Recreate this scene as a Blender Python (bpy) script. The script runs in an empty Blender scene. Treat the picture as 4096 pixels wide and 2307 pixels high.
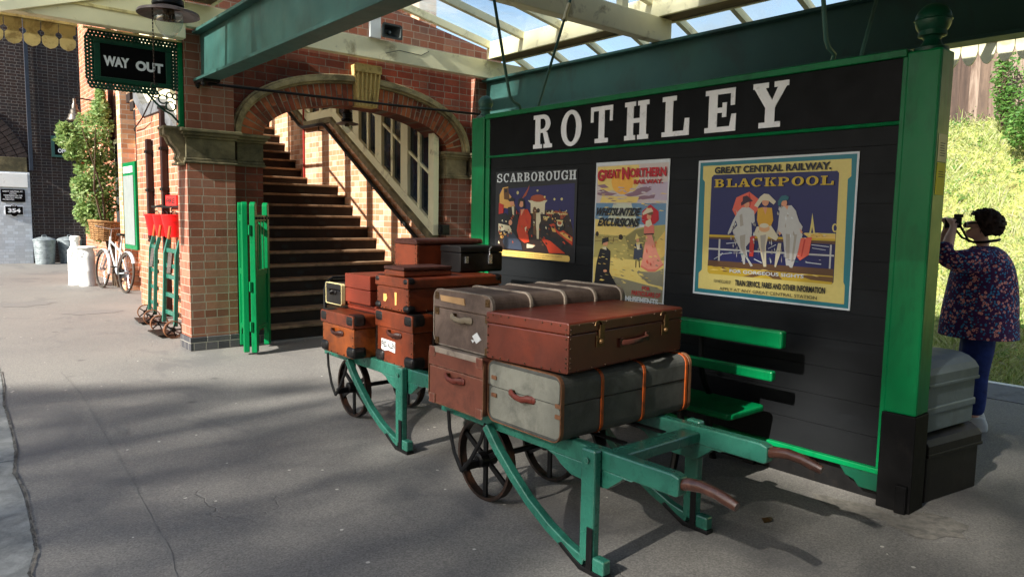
import bpy, bmesh, math, random
from mathutils import Vector, Matrix
rnd = random.Random(11)
S = bpy.context.scene
COL = S.collection
PI = math.pi

# ---------------------------------------------------------------- camera, sky, sun, exposure
cam_data = bpy.data.cameras.new("camera")
cam_data.sensor_width = 36.0
cam_data.lens = 25.397
cam_data.clip_start = 0.05
cam_data.clip_end = 2000
cam = bpy.data.objects.new("camera", cam_data)
COL.objects.link(cam)
_yaw, _pit, _rol = math.radians(49.825), math.radians(5.6615), math.radians(0.9769)
_w = Vector((math.cos(_yaw)*math.cos(_pit), math.sin(_yaw)*math.cos(_pit), -math.sin(_pit)))
_r = Vector((math.sin(_yaw), -math.cos(_yaw), 0)); _u = _r.cross(_w)
_r2 = _r*math.cos(_rol) + _u*math.sin(_rol); _u2 = _u*math.cos(_rol) - _r*math.sin(_rol)
cam.matrix_world = Matrix(((_r2.x,_u2.x,-_w.x,0),(_r2.y,_u2.y,-_w.y,0),(_r2.z,_u2.z,-_w.z,1.6),(0,0,0,1)))
S.camera = cam

SUN_EL, SUN_AZ = math.radians(31.5), math.radians(5.0)      # light travels along +X, a little towards +Y
SUND = Vector((math.cos(SUN_EL)*math.cos(SUN_AZ), math.cos(SUN_EL)*math.sin(SUN_AZ), -math.sin(SUN_EL)))
wd = bpy.data.worlds.new("World"); S.world = wd; wd.use_nodes = True
_n = wd.node_tree.nodes; _n.clear()
_sky = _n.new('ShaderNodeTexSky'); _sky.sky_type = 'NISHITA'; _sky.sun_disc = False
_sky.sun_elevation = SUN_EL; _sky.sun_rotation = math.radians(265); _sky.air_density = 1.0; _sky.dust_density = 1.5; _sky.ozone_density = 1.0
_bg = _n.new('ShaderNodeBackground'); _bg.inputs[1].default_value = 0.092
_ow = _n.new('ShaderNodeOutputWorld')
wd.node_tree.links.new(_sky.outputs[0], _bg.inputs[0]); wd.node_tree.links.new(_bg.outputs[0], _ow.inputs[0])
sl = bpy.data.lights.new("sun", 'SUN'); sl.energy = 4.3; sl.angle = math.radians(0.53); sl.color = (1.0, 0.95, 0.87)
sun = bpy.data.objects.new("sun", sl); COL.objects.link(sun); sun.location = (-30, 0, 30)
sun.rotation_euler = SUND.to_track_quat('-Z', 'Y').to_euler()
S.view_settings.view_transform = 'Standard'; S.view_settings.look = 'None'
S.view_settings.exposure = 1.6; S.view_settings.gamma = 1.0; S.view_settings.use_curve_mapping = False
S.cycles.use_denoising = True
S.cycles.max_bounces = 8; S.cycles.transparent_max_bounces = 16; S.cycles.caustics_reflective = False; S.cycles.caustics_refractive = False
S.cycles.sample_clamp_indirect = 6.0

# ---------------------------------------------------------------- helpers
def srgb(r, g, b):
    f = lambda c: (c/12.92 if c <= 0.04045 else ((c+0.055)/1.055)**2.4)
    return (f(r/255), f(g/255), f(b/255), 1)
ORG = {}
class MB:
    def __init__(s): s.v, s.f, s.m = [], [], []
    def add(s, vs, fs, m=0):
        o = len(s.v); s.v += [tuple(v) for v in vs]
        for f in fs: s.f.append(tuple(i+o for i in f)); s.m.append(m)
        return s
    def box(s, x0, x1, y0, y1, z0, z1, m=0):
        return s.add([(x0,y0,z0),(x1,y0,z0),(x1,y1,z0),(x0,y1,z0),(x0,y0,z1),(x1,y0,z1),(x1,y1,z1),(x0,y1,z1)],
            [(3,2,1,0),(4,5,6,7),(0,1,5,4),(1,2,6,5),(2,3,7,6),(3,0,4,7)], m)
    def bar(s, p, q, w, h, up=(0,0,1), m=0):
        p, q = Vector(p), Vector(q); d = (q-p).normalized(); u = Vector(up)
        a = d.cross(u)
        if a.length < 1e-5: a = d.cross(Vector((1,0,0)))
        a.normalize(); b = a.cross(d).normalized(); a *= w/2; b *= h/2
        return s.add([p-a-b,p+a-b,p+a+b,p-a+b,q-a-b,q+a-b,q+a+b,q-a+b], [(3,2,1,0),(4,5,6,7),(0,1,5,4),(1,2,6,5),(2,3,7,6),(3,0,4,7)], m)
    def tube(s, pts, r, n=8, m=0, closed=False, sx=1.0, sy=1.0):
        pts = [Vector(p) for p in pts]; k = len(pts); rs = r if isinstance(r, (list,tuple)) else [r]*k
        o = len(s.v); prev = None
        for i, p in enumerate(pts):
            if closed: d = pts[(i+1)%k]-pts[i-1]
            else: d = pts[min(i+1,k-1)]-pts[max(i-1,0)]
            d.normalize()
            if prev is None:
                a = d.cross(Vector((0,0,1)))
                if a.length < 1e-3: a = d.cross(Vector((1,0,0)))
            else: a = prev - d*prev.dot(d)
            a.normalize(); prev = a; b = d.cross(a)
            for j in range(n):
                t = 2*PI*j/n
                s.v.append(tuple(p + a*math.cos(t)*rs[i]*sx + b*math.sin(t)*rs[i]*sy))
        for i in range(k if closed else k-1):
            i2 = (i+1) % k
            for j in range(n):
                j2 = (j+1) % n
                s.f.append((o+i*n+j, o+i*n+j2, o+i2*n+j2, o+i2*n+j)); s.m.append(m)
        if not closed:
            s.f.append(tuple(o+j for j in reversed(range(n)))); s.m.append(m)
            s.f.append(tuple(o+(k-1)*n+j for j in range(n))); s.m.append(m)
        return s
    def lathe(s, prof, c=(0,0,0), n=20, m=0, axis='z'):
        o = len(s.v); c = Vector(c)
        for r, z in prof:
            for j in range(n):
                t = 2*PI*j/n; a, b = r*math.cos(t), r*math.sin(t)
                p = (a,b,z) if axis == 'z' else ((z,a,b) if axis == 'x' else (b,z,a))
                s.v.append(tuple(c+Vector(p)))
        for i in range(len(prof)-1):
            for j in range(n):
                j2 = (j+1) % n
                s.f.append((o+i*n+j,o+i*n+j2,o+(i+1)*n+j2,o+(i+1)*n+j)); s.m.append(m)
        if tuple(prof[0]) == tuple(prof[-1]): return s
        if prof[0][0] > 1e-4: s.f.append(tuple(o+j for j in reversed(range(n)))); s.m.append(m)
        if prof[-1][0] > 1e-4: s.f.append(tuple(o+(len(prof)-1)*n+j for j in range(n))); s.m.append(m)
        return s
    def prism(s, poly, fn, w0, w1, m=0):
        n = len(poly)
        return s.add([fn(u,v,w0) for u,v in poly]+[fn(u,v,w1) for u,v in poly],
            [tuple(reversed(range(n))), tuple(range(n,2*n))]+[(i,(i+1)%n,(i+1)%n+n,i+n) for i in range(n)], m)
    def flat(s, poly, fn, w, m=0): return s.add([fn(u,v,w) for u,v in poly], [tuple(range(len(poly)))], m)
    def ball(s, c, r, n=10, k=6, m=0, sc=(1,1,1)):
        o = len(s.v)
        for i in range(k+1):
            ph = PI*i/k
            for j in range(n):
                t = 2*PI*j/n
                s.v.append((c[0]+r*sc[0]*math.sin(ph)*math.cos(t), c[1]+r*sc[1]*math.sin(ph)*math.sin(t), c[2]+r*sc[2]*math.cos(ph)))
        for i in range(k):
            for j in range(n):
                s.f.append((o+i*n+j,o+(i+1)*n+j,o+(i+1)*n+(j+1)%n,o+i*n+(j+1)%n)); s.m.append(m)
        return s
    def build(s, name, mats, parent=None, bevel=0, smooth=False, seg=2, fix=True):
        me = bpy.data.meshes.new(name)
        if parent is None:
            xs = [v[0] for v in s.v]; ys = [v[1] for v in s.v]
            org = Vector(((min(xs)+max(xs))/2, (min(ys)+max(ys))/2, min(v[2] for v in s.v)))
        else: org = ORG[parent.name]
        me.from_pydata([(v[0]-org.x, v[1]-org.y, v[2]-org.z) for v in s.v], [], s.f)
        if fix:
            bm = bmesh.new(); bm.from_mesh(me); pass
            bmesh.ops.recalc_face_normals(bm, faces=bm.faces); bm.to_mesh(me); bm.free()
            if len(me.polygons) == len(s.m): me.polygons.foreach_set('material_index', s.m)
        else: me.polygons.foreach_set('material_index', s.m)
        for mt in (mats if isinstance(mats, (list,tuple)) else [mats]): me.materials.append(mt)
        me.update()
        o = bpy.data.objects.new(name, me); COL.objects.link(o)
        if parent is None: o.location = org
        else: o.parent = parent
        ORG[o.name] = org
        if smooth:
            for p in me.polygons: p.use_smooth = True
            if smooth != 'all':
                sh = o.modifiers.new("edges", 'EDGE_SPLIT'); sh.split_angle = math.radians(40)
        if bevel:
            b = o.modifiers.new("bevel", 'BEVEL'); b.width = bevel; b.segments = seg; b.limit_method = 'ANGLE'; b.angle_limit = math.radians(50)
            b.harden_normals = False
        return o
def tag(o, label, cat, group=None, kind=None):
    if label: o['label'] = label
    if cat: o['category'] = cat
    if group: o['group'] = group
    if kind: o['kind'] = kind
    return o
def thing(name, loc, label, cat, group=None):
    o = bpy.data.objects.new(name, None); COL.objects.link(o); o.location = loc; o.empty_display_size = 0.1
    ORG[o.name] = Vector(loc)
    return tag(o, label, cat, group)
def copy_tree(o, parent=None):
    c = o.copy(); COL.objects.link(c); c.parent = parent
    ORG[c.name] = ORG[o.name]
    for ch in list(o.children): copy_tree(ch, c)
    return c
XZ = lambda u, v, w: (u, w, v)      # poly in the x,z plane, depth along y
YZ = lambda u, v, w: (w, u, v)      # poly in the y,z plane, depth along x
XY = lambda u, v, w: (u, v, w)
def rrect(u0, u1, v0, v1, r, n=5):
    o = []
    for cx, cy, a in ((u1-r,v1-r,0),(u0+r,v1-r,90),(u0+r,v0+r,180),(u1-r,v0+r,270)):
        for i in range(n+1):
            t = math.radians(a+90*i/n); o.append((cx+r*math.cos(t), cy+r*math.sin(t)))
    return o

# ---------------------------------------------------------------- materials
def nodes(name):
    m = bpy.data.materials.new(name); m.use_nodes = True; t = m.node_tree; t.nodes.clear()
    out = t.nodes.new('ShaderNodeOutputMaterial'); b = t.nodes.new('ShaderNodeBsdfPrincipled')
    t.links.new(b.outputs[0], out.inputs[0])
    return m, t, b, out
def nz(t, vec, scale, detail=4, rough=.6, dist=0):
    n = t.nodes.new('ShaderNodeTexNoise'); n.inputs['Scale'].default_value = scale; n.inputs['Detail'].default_value = detail
    n.inputs['Roughness'].default_value = rough; n.inputs['Distortion'].default_value = dist
    if vec is not None: t.links.new(vec, n.inputs['Vector'])
    return n.outputs['Fac']
def ramp(t, fac, stops):
    r = t.nodes.new('ShaderNodeValToRGB'); e = r.color_ramp.elements
    while len(e) < len(stops): e.new(0.5)
    for i, (p, c) in enumerate(stops): e[i].position = p; e[i].color = c if len(c) == 4 else (*c, 1)
    t.links.new(fac, r.inputs[0]); return r.outputs[0]
def mixc(t, fac, a, b, mode='MIX'):
    m = t.nodes.new('ShaderNodeMix'); m.data_type = 'RGBA'; m.blend_type = mode
    for sock, val in ((m.inputs[0],fac),(m.inputs[6],a),(m.inputs[7],b)):
        if hasattr(val, 'is_output'): t.links.new(val, sock)
        else: sock.default_value = val
    return m.outputs[2]
def math_(t, op, a, b=0.0):
    m = t.nodes.new('ShaderNodeMath'); m.operation = op
    for sock, val in ((m.inputs[0],a),(m.inputs[1],b)):
        if hasattr(val, 'is_output'): t.links.new(val, sock)
        else: sock.default_value = val
    return m.outputs[0]
def coords(t): return t.nodes.new('ShaderNodeTexCoord').outputs['Object']
def stretch(t, vec, sx, sy, sz):
    m = t.nodes.new('ShaderNodeMapping'); m.inputs['Scale'].default_value = (sx,sy,sz); t.links.new(vec, m.inputs['Vector']); return m.outputs[0]
def bump(t, b, h, strength, dist=.01):
    n = t.nodes.new('ShaderNodeBump'); n.inputs['Strength'].default_value = strength; n.inputs['Distance'].default_value = dist
    t.links.new(h, n.inputs['Height']); t.links.new(n.outputs[0], b.inputs['Normal'])
def k_(c, f): return tuple(min(1, x*f) for x in c[:3])+(1,)
def mix3(a, b): return tuple((x+y)/2 for x, y in zip(a, b))
_pm = {}
def pm(name, base, rough=.55, var=.2, scale=6, dirt=None, dirt_amt=.5, dscale=3, bmp=.1, bscale=80, metal=0, spec=.28, coat=0, grain=None, wear=None, wr=.008):
    """a surface with colour drift, patches of dirt or wear and a fine relief; grain = stretch of the relief"""
    if name in _pm: return _pm[name]
    m, t, b, out = nodes(name); co = coords(t)
    v2 = stretch(t, co, *grain) if grain else co
    c = ramp(t, nz(t, v2, scale, 5), [(.3, k_(base, 1-var)), (.7, k_(base, 1+var))])
    if dirt:
        f = ramp(t, nz(t, v2, dscale, 6, .7, .4), [(.62-.35*dirt_amt, (0,0,0,1)), (.72-.2*dirt_amt, (1,1,1,1))])
        f = math_(t, 'MULTIPLY', f, .75)
        c = mixc(t, f, c, dirt)
    if wear:                                    # rubbed arrises
        bv = t.nodes.new('ShaderNodeBevel'); bv.samples = 6; bv.inputs['Radius'].default_value = wr
        ge = t.nodes.new('ShaderNodeNewGeometry'); dt = t.nodes.new('ShaderNodeVectorMath'); dt.operation = 'DOT_PRODUCT'
        t.links.new(bv.outputs[0], dt.inputs[0]); t.links.new(ge.outputs['Normal'], dt.inputs[1])
        e_ = ramp(t, math_(t, 'SUBTRACT', 1.0, dt.outputs['Value']), [(.02, (0,0,0,1)), (.12, (1,1,1,1))])
        e_ = math_(t, 'MULTIPLY', e_, ramp(t, nz(t, co, 22, 5, .7), [(.38, (0,0,0,1)), (.58, (1,1,1,1))]))
        c = mixc(t, math_(t, 'MULTIPLY', e_, .8), c, wear)
    t.links.new(c, b.inputs['Base Color'])
    rr = nz(t, co, 9, 3); t.links.new(math_(t, 'ADD', math_(t, 'MULTIPLY', rr, .22), rough-.11), b.inputs['Roughness'])
    b.inputs['Metallic'].default_value = metal; b.inputs['Specular IOR Level'].default_value = spec; b.inputs['Coat Weight'].default_value = coat
    b.inputs['Coat Roughness'].default_value = .12
    if bmp: bump(t, b, nz(t, v2, bscale, 3), bmp, .004)
    _pm[name] = m; return m
def flatcol(name, c, rough=.6):
    if name in _pm: return _pm[name]
    m, t, b, out = nodes(name); co = coords(t)
    t.links.new(mixc(t, math_(t, 'MULTIPLY', nz(t, co, 45, 4), .35), c, k_(c, .55)), b.inputs['Base Color']); b.inputs['Roughness'].default_value = rough
    b.inputs['Specular IOR Level'].default_value = .3
    _pm[name] = m; return m
def brick(name, c1, c2, mortar, soot=(0.02,0.017,0.015,1), soot_amt=.3, mort=.0052, w=.262, h=.0935, patch=None, bmp=.6):
    m, t, b, out = nodes(name); co = coords(t)
    g = t.nodes.new('ShaderNodeNewGeometry'); sn = t.nodes.new('ShaderNodeSeparateXYZ'); t.links.new(g.outputs['True Normal'], sn.inputs[0])
    sp = t.nodes.new('ShaderNodeSeparateXYZ'); t.links.new(co, sp.inputs[0])
    isx = math_(t, 'GREATER_THAN', math_(t, 'ABSOLUTE', sn.outputs[0]), .6)
    u = math_(t, 'ADD', math_(t, 'MULTIPLY', sp.outputs[1], isx), math_(t, 'MULTIPLY', sp.outputs[0], math_(t, 'SUBTRACT', 1.0, isx)))
    wob = math_(t, 'MULTIPLY', math_(t, 'SUBTRACT', nz(t, co, 5, 2), .5), .012)
    cb = t.nodes.new('ShaderNodeCombineXYZ'); t.links.new(math_(t, 'ADD', u, wob), cb.inputs[0]); t.links.new(math_(t, 'ADD', sp.outputs[2], math_(t, 'MULTIPLY', wob, .5)), cb.inputs[1])
    br = t.nodes.new('ShaderNodeTexBrick'); t.links.new(cb.outputs[0], br.inputs['Vector'])
    br.offset = .5; br.offset_frequency = 2; br.squash = .52; br.squash_frequency = 2
    for k, v in (('Color1', (0,0,0,1)), ('Color2', (1,1,1,1)), ('Mortar', (.5,.5,.5,1)), ('Scale', 1.0), ('Mortar Size', mort), ('Mortar Smooth', .15), ('Bias', 0.0), ('Brick Width', w), ('Row Height', h)): br.inputs[k].default_value = v
    stops = [(0.0, c1), (.45, k_(c1, .72)), (.7, c2), (1.0, k_(c2, 1.25))]
    if patch: stops = [(0.0, k_(c1,.62)), (.14, k_(c1,.85)), (.3, c1), (.46, mix3(c1,c2)), (.58, k_(c1,.92)), (.7, c2), (.82, mix3(c1,patch)), (.92, k_(c1,1.08)), (1.0, k_(patch,.75))]
    c = ramp(t, br.outputs['Color'], stops)
    c = mixc(t, math_(t, 'MULTIPLY', nz(t, co, 28, 5), .55), c, k_(c1, .5))
    c = mixc(t, br.outputs['Fac'], c, mixc(t, nz(t, co, 3, 3), mortar, k_(mortar, .6)))
    f = ramp(t, nz(t, co, 1.3, 6, .65, .3), [(.52-.3*soot_amt, (0,0,0,1)), (.85-.3*soot_amt, (1,1,1,1))])
    c = mixc(t, math_(t, 'MULTIPLY', f, min(.9, soot_amt*1.2)), c, soot)
    stn = ramp(t, nz(t, stretch(t, co, 2.2, 2.2, .22), 1.6, 5, .6), [(.5, (0,0,0,1)), (.72, (1,1,1,1))])
    c = mixc(t, math_(t, 'MULTIPLY', stn, .28), c, soot)
    wsh = ramp(t, nz(t, co, 2.6, 6, .75, .5), [(.6, (0,0,0,1)), (.74, (1,1,1,1))])
    c = mixc(t, math_(t, 'MULTIPLY', wsh, .22), c, k_(mortar, 1.0))
    t.links.new(c, b.inputs['Base Color']); b.inputs['Roughness'].default_value = .85; b.inputs['Specular IOR Level'].default_value = .25
    hgt = math_(t, 'SUBTRACT', math_(t, 'MULTIPLY', nz(t, co, 60, 4), .35), br.outputs['Fac'])
    bump(t, b, hgt, bmp, .008)
    return m

GREEN = srgb(0, 104, 57); GIRD = srgb(60, 99, 93); CART = srgb(40, 98, 82); CREAM = srgb(238, 230, 192)
M = {}
M['green'] = pm('green_gloss_paint', GREEN, .36, .16, 3, k_(GREEN,.55), .26, 5, .16, 34, spec=.16, grain=(1,1,.3), wear=srgb(60,110,84), wr=.006)
M['green_dark'] = pm('dark_green_paint', srgb(8,62,44), .4, .15, 5, k_(srgb(10,74,52),.5), .3, 9, .1, 60)
M['girder'] = pm('faded_blue_green_paint', GIRD, .5, .1, 2.2, srgb(60,84,78), .28, 2.0, .12, 40, grain=(1,1,.6))
M['cart'] = pm('teal_green_gloss_paint', CART, .28, .14, 4, k_(CART,.55), .3, 9, .18, 40, coat=.35, wear=srgb(120,150,136), wr=.005)
M['cream'] = pm('cream_paint', CREAM, .5, .05, 3, srgb(150,135,98), .16, 3.2, .1, 40)
M['cream_dirty'] = pm('weathered_cream_paint', srgb(226,210,150), .6, .08, 3, srgb(120,100,62), .4, 3, .12, 50)
M['soffit'] = pm('grimy_brown_boards', srgb(120,98,70), .8, .3, 3, srgb(52,42,32), .5, 4, .3, 30, grain=(1,.2,1))
M['valance'] = pm('dull_yellow_valance_paint', srgb(192,174,116), .6, .1, 4, srgb(110,88,46), .4, 5, .1, 40)
M['board'] = pm('black_board_paint', srgb(18,20,22), .6, .25, 2.5, srgb(28,31,34), .3, 2, .18, 24, grain=(1,.15,1), spec=.14)
M['title'] = pm('black_gloss_sign', srgb(5,5,6), .45, .3, 4, srgb(12,12,13), .2, 5, .06, 30, spec=.08)
M['letter'] = pm('off_white_letter_paint', srgb(226,228,232), .5, .05, 8, srgb(186,188,190), .15, 12, .08, 80)
M['black'] = pm('black_painted_iron', srgb(12,12,13), .42, .3, 8, srgb(28,24,21), .2, 14, .2, 90, spec=.25)
M['rustiron'] = pm('rusty_worn_iron', srgb(46,36,31), .45, .35, 12, srgb(88,54,36), .3, 9, .3, 90, metal=.4)
M['truckwheel'] = pm('rusty_truck_wheel', srgb(112,74,48), .6, .35, 12, srgb(64,42,32), .4, 9, .3, 90)
M['iron'] = pm('worn_dark_iron', srgb(38,34,32), .4, .3, 10, srgb(70,52,42), .3, 12, .3, 90, metal=.6)
M['handle'] = pm('dark_polished_wood_handle', srgb(62,38,30), .3, .25, 8, srgb(96,64,52), .3, 12, .12, 60, coat=.3)
M['stone'] = pm('weathered_buff_stone', srgb(142,128,98), .9, .25, 5, srgb(62,58,44), .55, 2.4, .5, 30)
M['stone_dark'] = pm('green_stained_sandstone', srgb(112,104,78), .9, .25, 5, srgb(44,44,34), .65, 2.0, .5, 30)
M['stud'] = pm('dark_bronze_stud', srgb(70,50,36), .45, .25, 14, metal=.4)
M['keystone'] = pm('warm_cream_stone', srgb(206,178,112), .9, .12, 6, srgb(130,104,56), .3, 8, .4, 60)
M['mould'] = pm('hood_mould_stone', srgb(176,160,120), .9, .2, 6, srgb(78,70,52), .5, 2.4, .4, 60)
BM = srgb(168,154,136)
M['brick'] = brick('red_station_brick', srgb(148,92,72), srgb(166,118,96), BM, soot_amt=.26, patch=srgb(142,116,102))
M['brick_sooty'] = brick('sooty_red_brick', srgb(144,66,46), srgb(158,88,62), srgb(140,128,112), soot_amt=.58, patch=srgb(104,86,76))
M['brick_sunny'] = brick('sunny_orange_brick', srgb(180,106,76), srgb(200,142,110), srgb(196,184,166), soot_amt=.08, patch=srgb(126,96,88))  # lighter copy of the station brick, strong sun put into the colour
M['brick_pale'] = brick('pale_orange_stair_brick', srgb(212,150,112), srgb(226,176,140), srgb(222,212,196), soot_amt=.06)  # raised towards overexposed sunlight, glare put into the brick colour
M['brick_blue'] = brick('blue_plinth_brick', srgb(72,72,76), srgb(88,86,88), srgb(150,146,136), soot_amt=.15)
M['brick_black'] = brick('black_sooted_bridge_brick', srgb(66,52,48), srgb(52,46,46), srgb(120,116,112), soot=(0.012,0.012,0.014,1), soot_amt=.38, w=.25, h=.085, mort=.006)
M['brick_white'] = brick('whitewashed_brick', srgb(206,212,218), srgb(196,204,212), srgb(176,184,192), soot=(.45,.48,.5,1), soot_amt=.2, w=.25, h=.085, mort=.004, bmp=.35)
M['voussoir'] = pm('rubbed_red_voussoir_brick', srgb(150,76,52), .85, .35, 7, srgb(62,44,36), .5, 3.2, .4, 50)
M['voussoir2'] = pm('orange_voussoir_brick', srgb(176,98,62), .85, .3, 7, srgb(84,58,44), .4, 3.2, .4, 50)
M['mortar'] = pm('lime_mortar', srgb(170,158,138), .95, .2, 12, srgb(92,84,72), .5, 2.5, .4, 90)
M['wood_step'] = pm('worn_stair_tread', srgb(140,114,90), .7, .2, 6, srgb(76,60,46), .4, 4, .2, 50)
M['riser'] = pm('dark_brown_riser', srgb(38,27,23), .75, .3, 5, srgb(24,19,17), .4, 5, .2, 50, spec=.25)
M['pipe'] = pm('dark_brown_pipe_paint', srgb(40,20,17), .45, .2, 6, srgb(40,24,22), .3, 8, .15, 50)
M['redpipe'] = pm('red_pipe_paint', srgb(150,44,36), .5, .15, 6)
M['red'] = pm('bright_red_bucket_paint', srgb(214,22,24), .35, .12, 6, srgb(150,14,14), .2, 9, .05, 50, coat=.3)
M['white'] = pm('white_enamel', srgb(224,226,224), .45, .04, 3, srgb(176,174,166), .08, 6, .04, 50)
M['galv'] = pm('galvanised_steel', srgb(150,160,164), .5, .18, 9, srgb(104,112,116), .4, 8, .12, 60, metal=.5)
M['chrome'] = pm('dull_chrome', srgb(190,192,196), .25, .1, 9, metal=.9)
M['tyre'] = pm('grey_brown_tyre_rubber', srgb(62,56,50), .8, .2, 9)
M['bikeframe'] = pm('silver_grey_bicycle_paint', srgb(176,186,190), .35, .08, 6, coat=.2)
M['wicker'] = pm('brown_wicker', srgb(150,112,72), .8, .35, 14, srgb(70,48,30), .45, 16, .5, 60, grain=(1,1,3))
M['leather_saddle'] = pm('black_saddle_leather', srgb(30,27,26), .5, .3, 9)
M['slate'] = pm('slate_coping', srgb(96,98,100), .7, .25, 6, srgb(60,60,62), .4, 5, .3, 40)
M['bark'] = pm('bark', srgb(82,68,54), .95, .3, 8, srgb(44,36,30), .5, 6, .6, 30)
M['paper'] = pm('pale_notice_paper', srgb(226,220,176), .7, .05, 6)
M['paper_yellow'] = pm('yellow_notice_paper', srgb(214,206,60), .7, .05, 6)
M['ink'] = flatcol('ink_black', srgb(30,28,28))
M['copper'] = pm('dull_brass', srgb(96,72,44), .45, .25, 14, srgb(56,42,30), .5, 18, .2, 90, metal=.6)

def m_asphalt():
    m, t, b, out = nodes('worn_grey_asphalt'); co = coords(t)
    big = nz(t, co, .55, 6, .6, .6); fine = nz(t, co, 90, 4, .7)
    c = ramp(t, big, [(.32, srgb(118,115,111)), (.5, srgb(130,127,121)), (.68, srgb(141,137,129))])
    c = mixc(t, ramp(t, fine, [(.3, (0,0,0,1)), (.75, (1,1,1,1))]), k_(srgb(98,96,92),1), c)
    agg = t.nodes.new('ShaderNodeTexVoronoi'); agg.inputs['Scale'].default_value = 130; t.links.new(co, agg.inputs['Vector'])
    ac = t.nodes.new('ShaderNodeSeparateColor'); t.links.new(agg.outputs['Color'], ac.inputs[0])
    c = mixc(t, math_(t, 'MULTIPLY', math_(t, 'GREATER_THAN', ac.outputs[0], .72), .26), c, srgb(156,152,144))
    c = mixc(t, math_(t, 'MULTIPLY', math_(t, 'LESS_THAN', ac.outputs[0], .2), .28), c, srgb(74,72,70))
    vo = t.nodes.new('ShaderNodeTexVoronoi'); vo.inputs['Scale'].default_value = 7; t.links.new(co, vo.inputs['Vector'])
    spk = math_(t, 'MULTIPLY', math_(t, 'LESS_THAN', vo.outputs['Distance'], .07), math_(t, 'GREATER_THAN', nz(t, co, 3, 2), .56))
    c = mixc(t, spk, c, srgb(190,186,176))
    v3 = t.nodes.new('ShaderNodeTexVoronoi'); v3.inputs['Scale'].default_value = 2.3; t.links.new(co, v3.inputs['Vector'])
    st = math_(t, 'MULTIPLY', ramp(t, v3.outputs['Distance'], [(.05, (1,1,1,1)), (.13, (0,0,0,1))]), math_(t, 'GREATER_THAN', nz(t, co, 1.1, 2), .55))
    c = mixc(t, math_(t, 'MULTIPLY', st, .5), c, srgb(58,57,57))
    v2 = t.nodes.new('ShaderNodeTexVoronoi'); v2.feature = 'DISTANCE_TO_EDGE'; v2.inputs['Scale'].default_value = .55
    wv = t.nodes.new('ShaderNodeVectorMath'); wv.operation = 'ADD'
    nn = t.nodes.new('ShaderNodeTexNoise'); nn.inputs['Scale'].default_value = 1.6; nn.inputs['Detail'].default_value = 5; t.links.new(co, nn.inputs['Vector'])
    t.links.new(co, wv.inputs[0]); t.links.new(nn.outputs['Color'], wv.inputs[1]); t.links.new(wv.outputs[0], v2.inputs['Vector'])
    crack = math_(t, 'MULTIPLY', ramp(t, v2.outputs['Distance'], [(.0015, (1,1,1,1)), (.005, (0,0,0,1))]), ramp(t, nz(t, co, .8, 3), [(.5, (0,0,0,1)), (.6, (1,1,1,1))]))
    c = mixc(t, math_(t, 'MULTIPLY', crack, .22), c, srgb(62,60,58))
    pat = ramp(t, nz(t, stretch(t, co, 1, .55, 1), 1.15, 5, .55, 1.2), [(.55, (0,0,0,1)), (.62, (1,1,1,1))])
    c = mixc(t, math_(t, 'MULTIPLY', pat, .4), c, srgb(88,87,87))
    t.links.new(c, b.inputs['Base Color']); t.links.new(math_(t, 'ADD', math_(t, 'MULTIPLY', big, .3), .62), b.inputs['Roughness'])
    b.inputs['Specular IOR Level'].default_value = .35
    hh = math_(t, 'SUBTRACT', math_(t, 'MULTIPLY', fine, .5), math_(t, 'MULTIPLY', crack, 1.0))
    bump(t, b, hh, .5, .006)
    return m
M['asphalt'] = m_asphalt()
M['slab'] = pm('bluish_edge_stone', srgb(132,134,131), .9, .22, 9, srgb(96,98,96), .45, 5, .6, 60)
M['concrete'] = pm('pale_broken_concrete', srgb(120,116,108), .9, .25, 14, srgb(84,82,78), .6, 12, .6, 60)
M['ballast'] = pm('brown_trackside_earth', srgb(104,92,74), .95, .3, 14, srgb(66,58,46), .5, 9, .8, 20)

def m_leaf(name, cols, trans=.35):
    m, t, b, out = nodes(name); g = t.nodes.new('ShaderNodeNewGeometry')
    n = len(cols); c = ramp(t, g.outputs['Random Per Island'], [(i/max(1,n-1), cc) for i, cc in enumerate(cols)])
    t.links.new(c, b.inputs['Base Color']); b.inputs['Roughness'].default_value = .55; b.inputs['Specular IOR Level'].default_value = .3
    tr = t.nodes.new('ShaderNodeBsdfTranslucent'); t.links.new(mixc(t, .5, c, (.40,.50,.16,1)), tr.inputs[0])
    mx = t.nodes.new('ShaderNodeMixShader'); mx.inputs[0].default_value = trans
    t.links.new(b.outputs[0], mx.inputs[1]); t.links.new(tr.outputs[0], mx.inputs[2]); t.links.new(mx.outputs[0], out.inputs[0])
    return m
M['leaf'] = m_leaf('climber_leaf', [srgb(70,100,52), srgb(104,138,74), srgb(138,164,98), srgb(172,188,136)], .38)
M['rose'] = m_leaf('rose_petals', [srgb(200,120,90), srgb(220,150,120), srgb(190,80,60)], .2)
M['grass'] = m_leaf('summer_grass', [srgb(124,146,70), srgb(162,178,100), srgb(194,200,136), srgb(214,212,166), srgb(140,164,84), srgb(184,170,160)], .45)
M['bush'] = m_leaf('bush_leaf', [srgb(56,96,44), srgb(80,124,56), srgb(108,146,72)])
M['wood'] = m_leaf('tree_leaf', [srgb(40,64,26), srgb(60,88,34)], .12)
M['earthgrass'] = pm('grassy_earth', srgb(150,152,84), .95, .3, 8, srgb(92,84,52), .5, 5, .7, 20)

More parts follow.
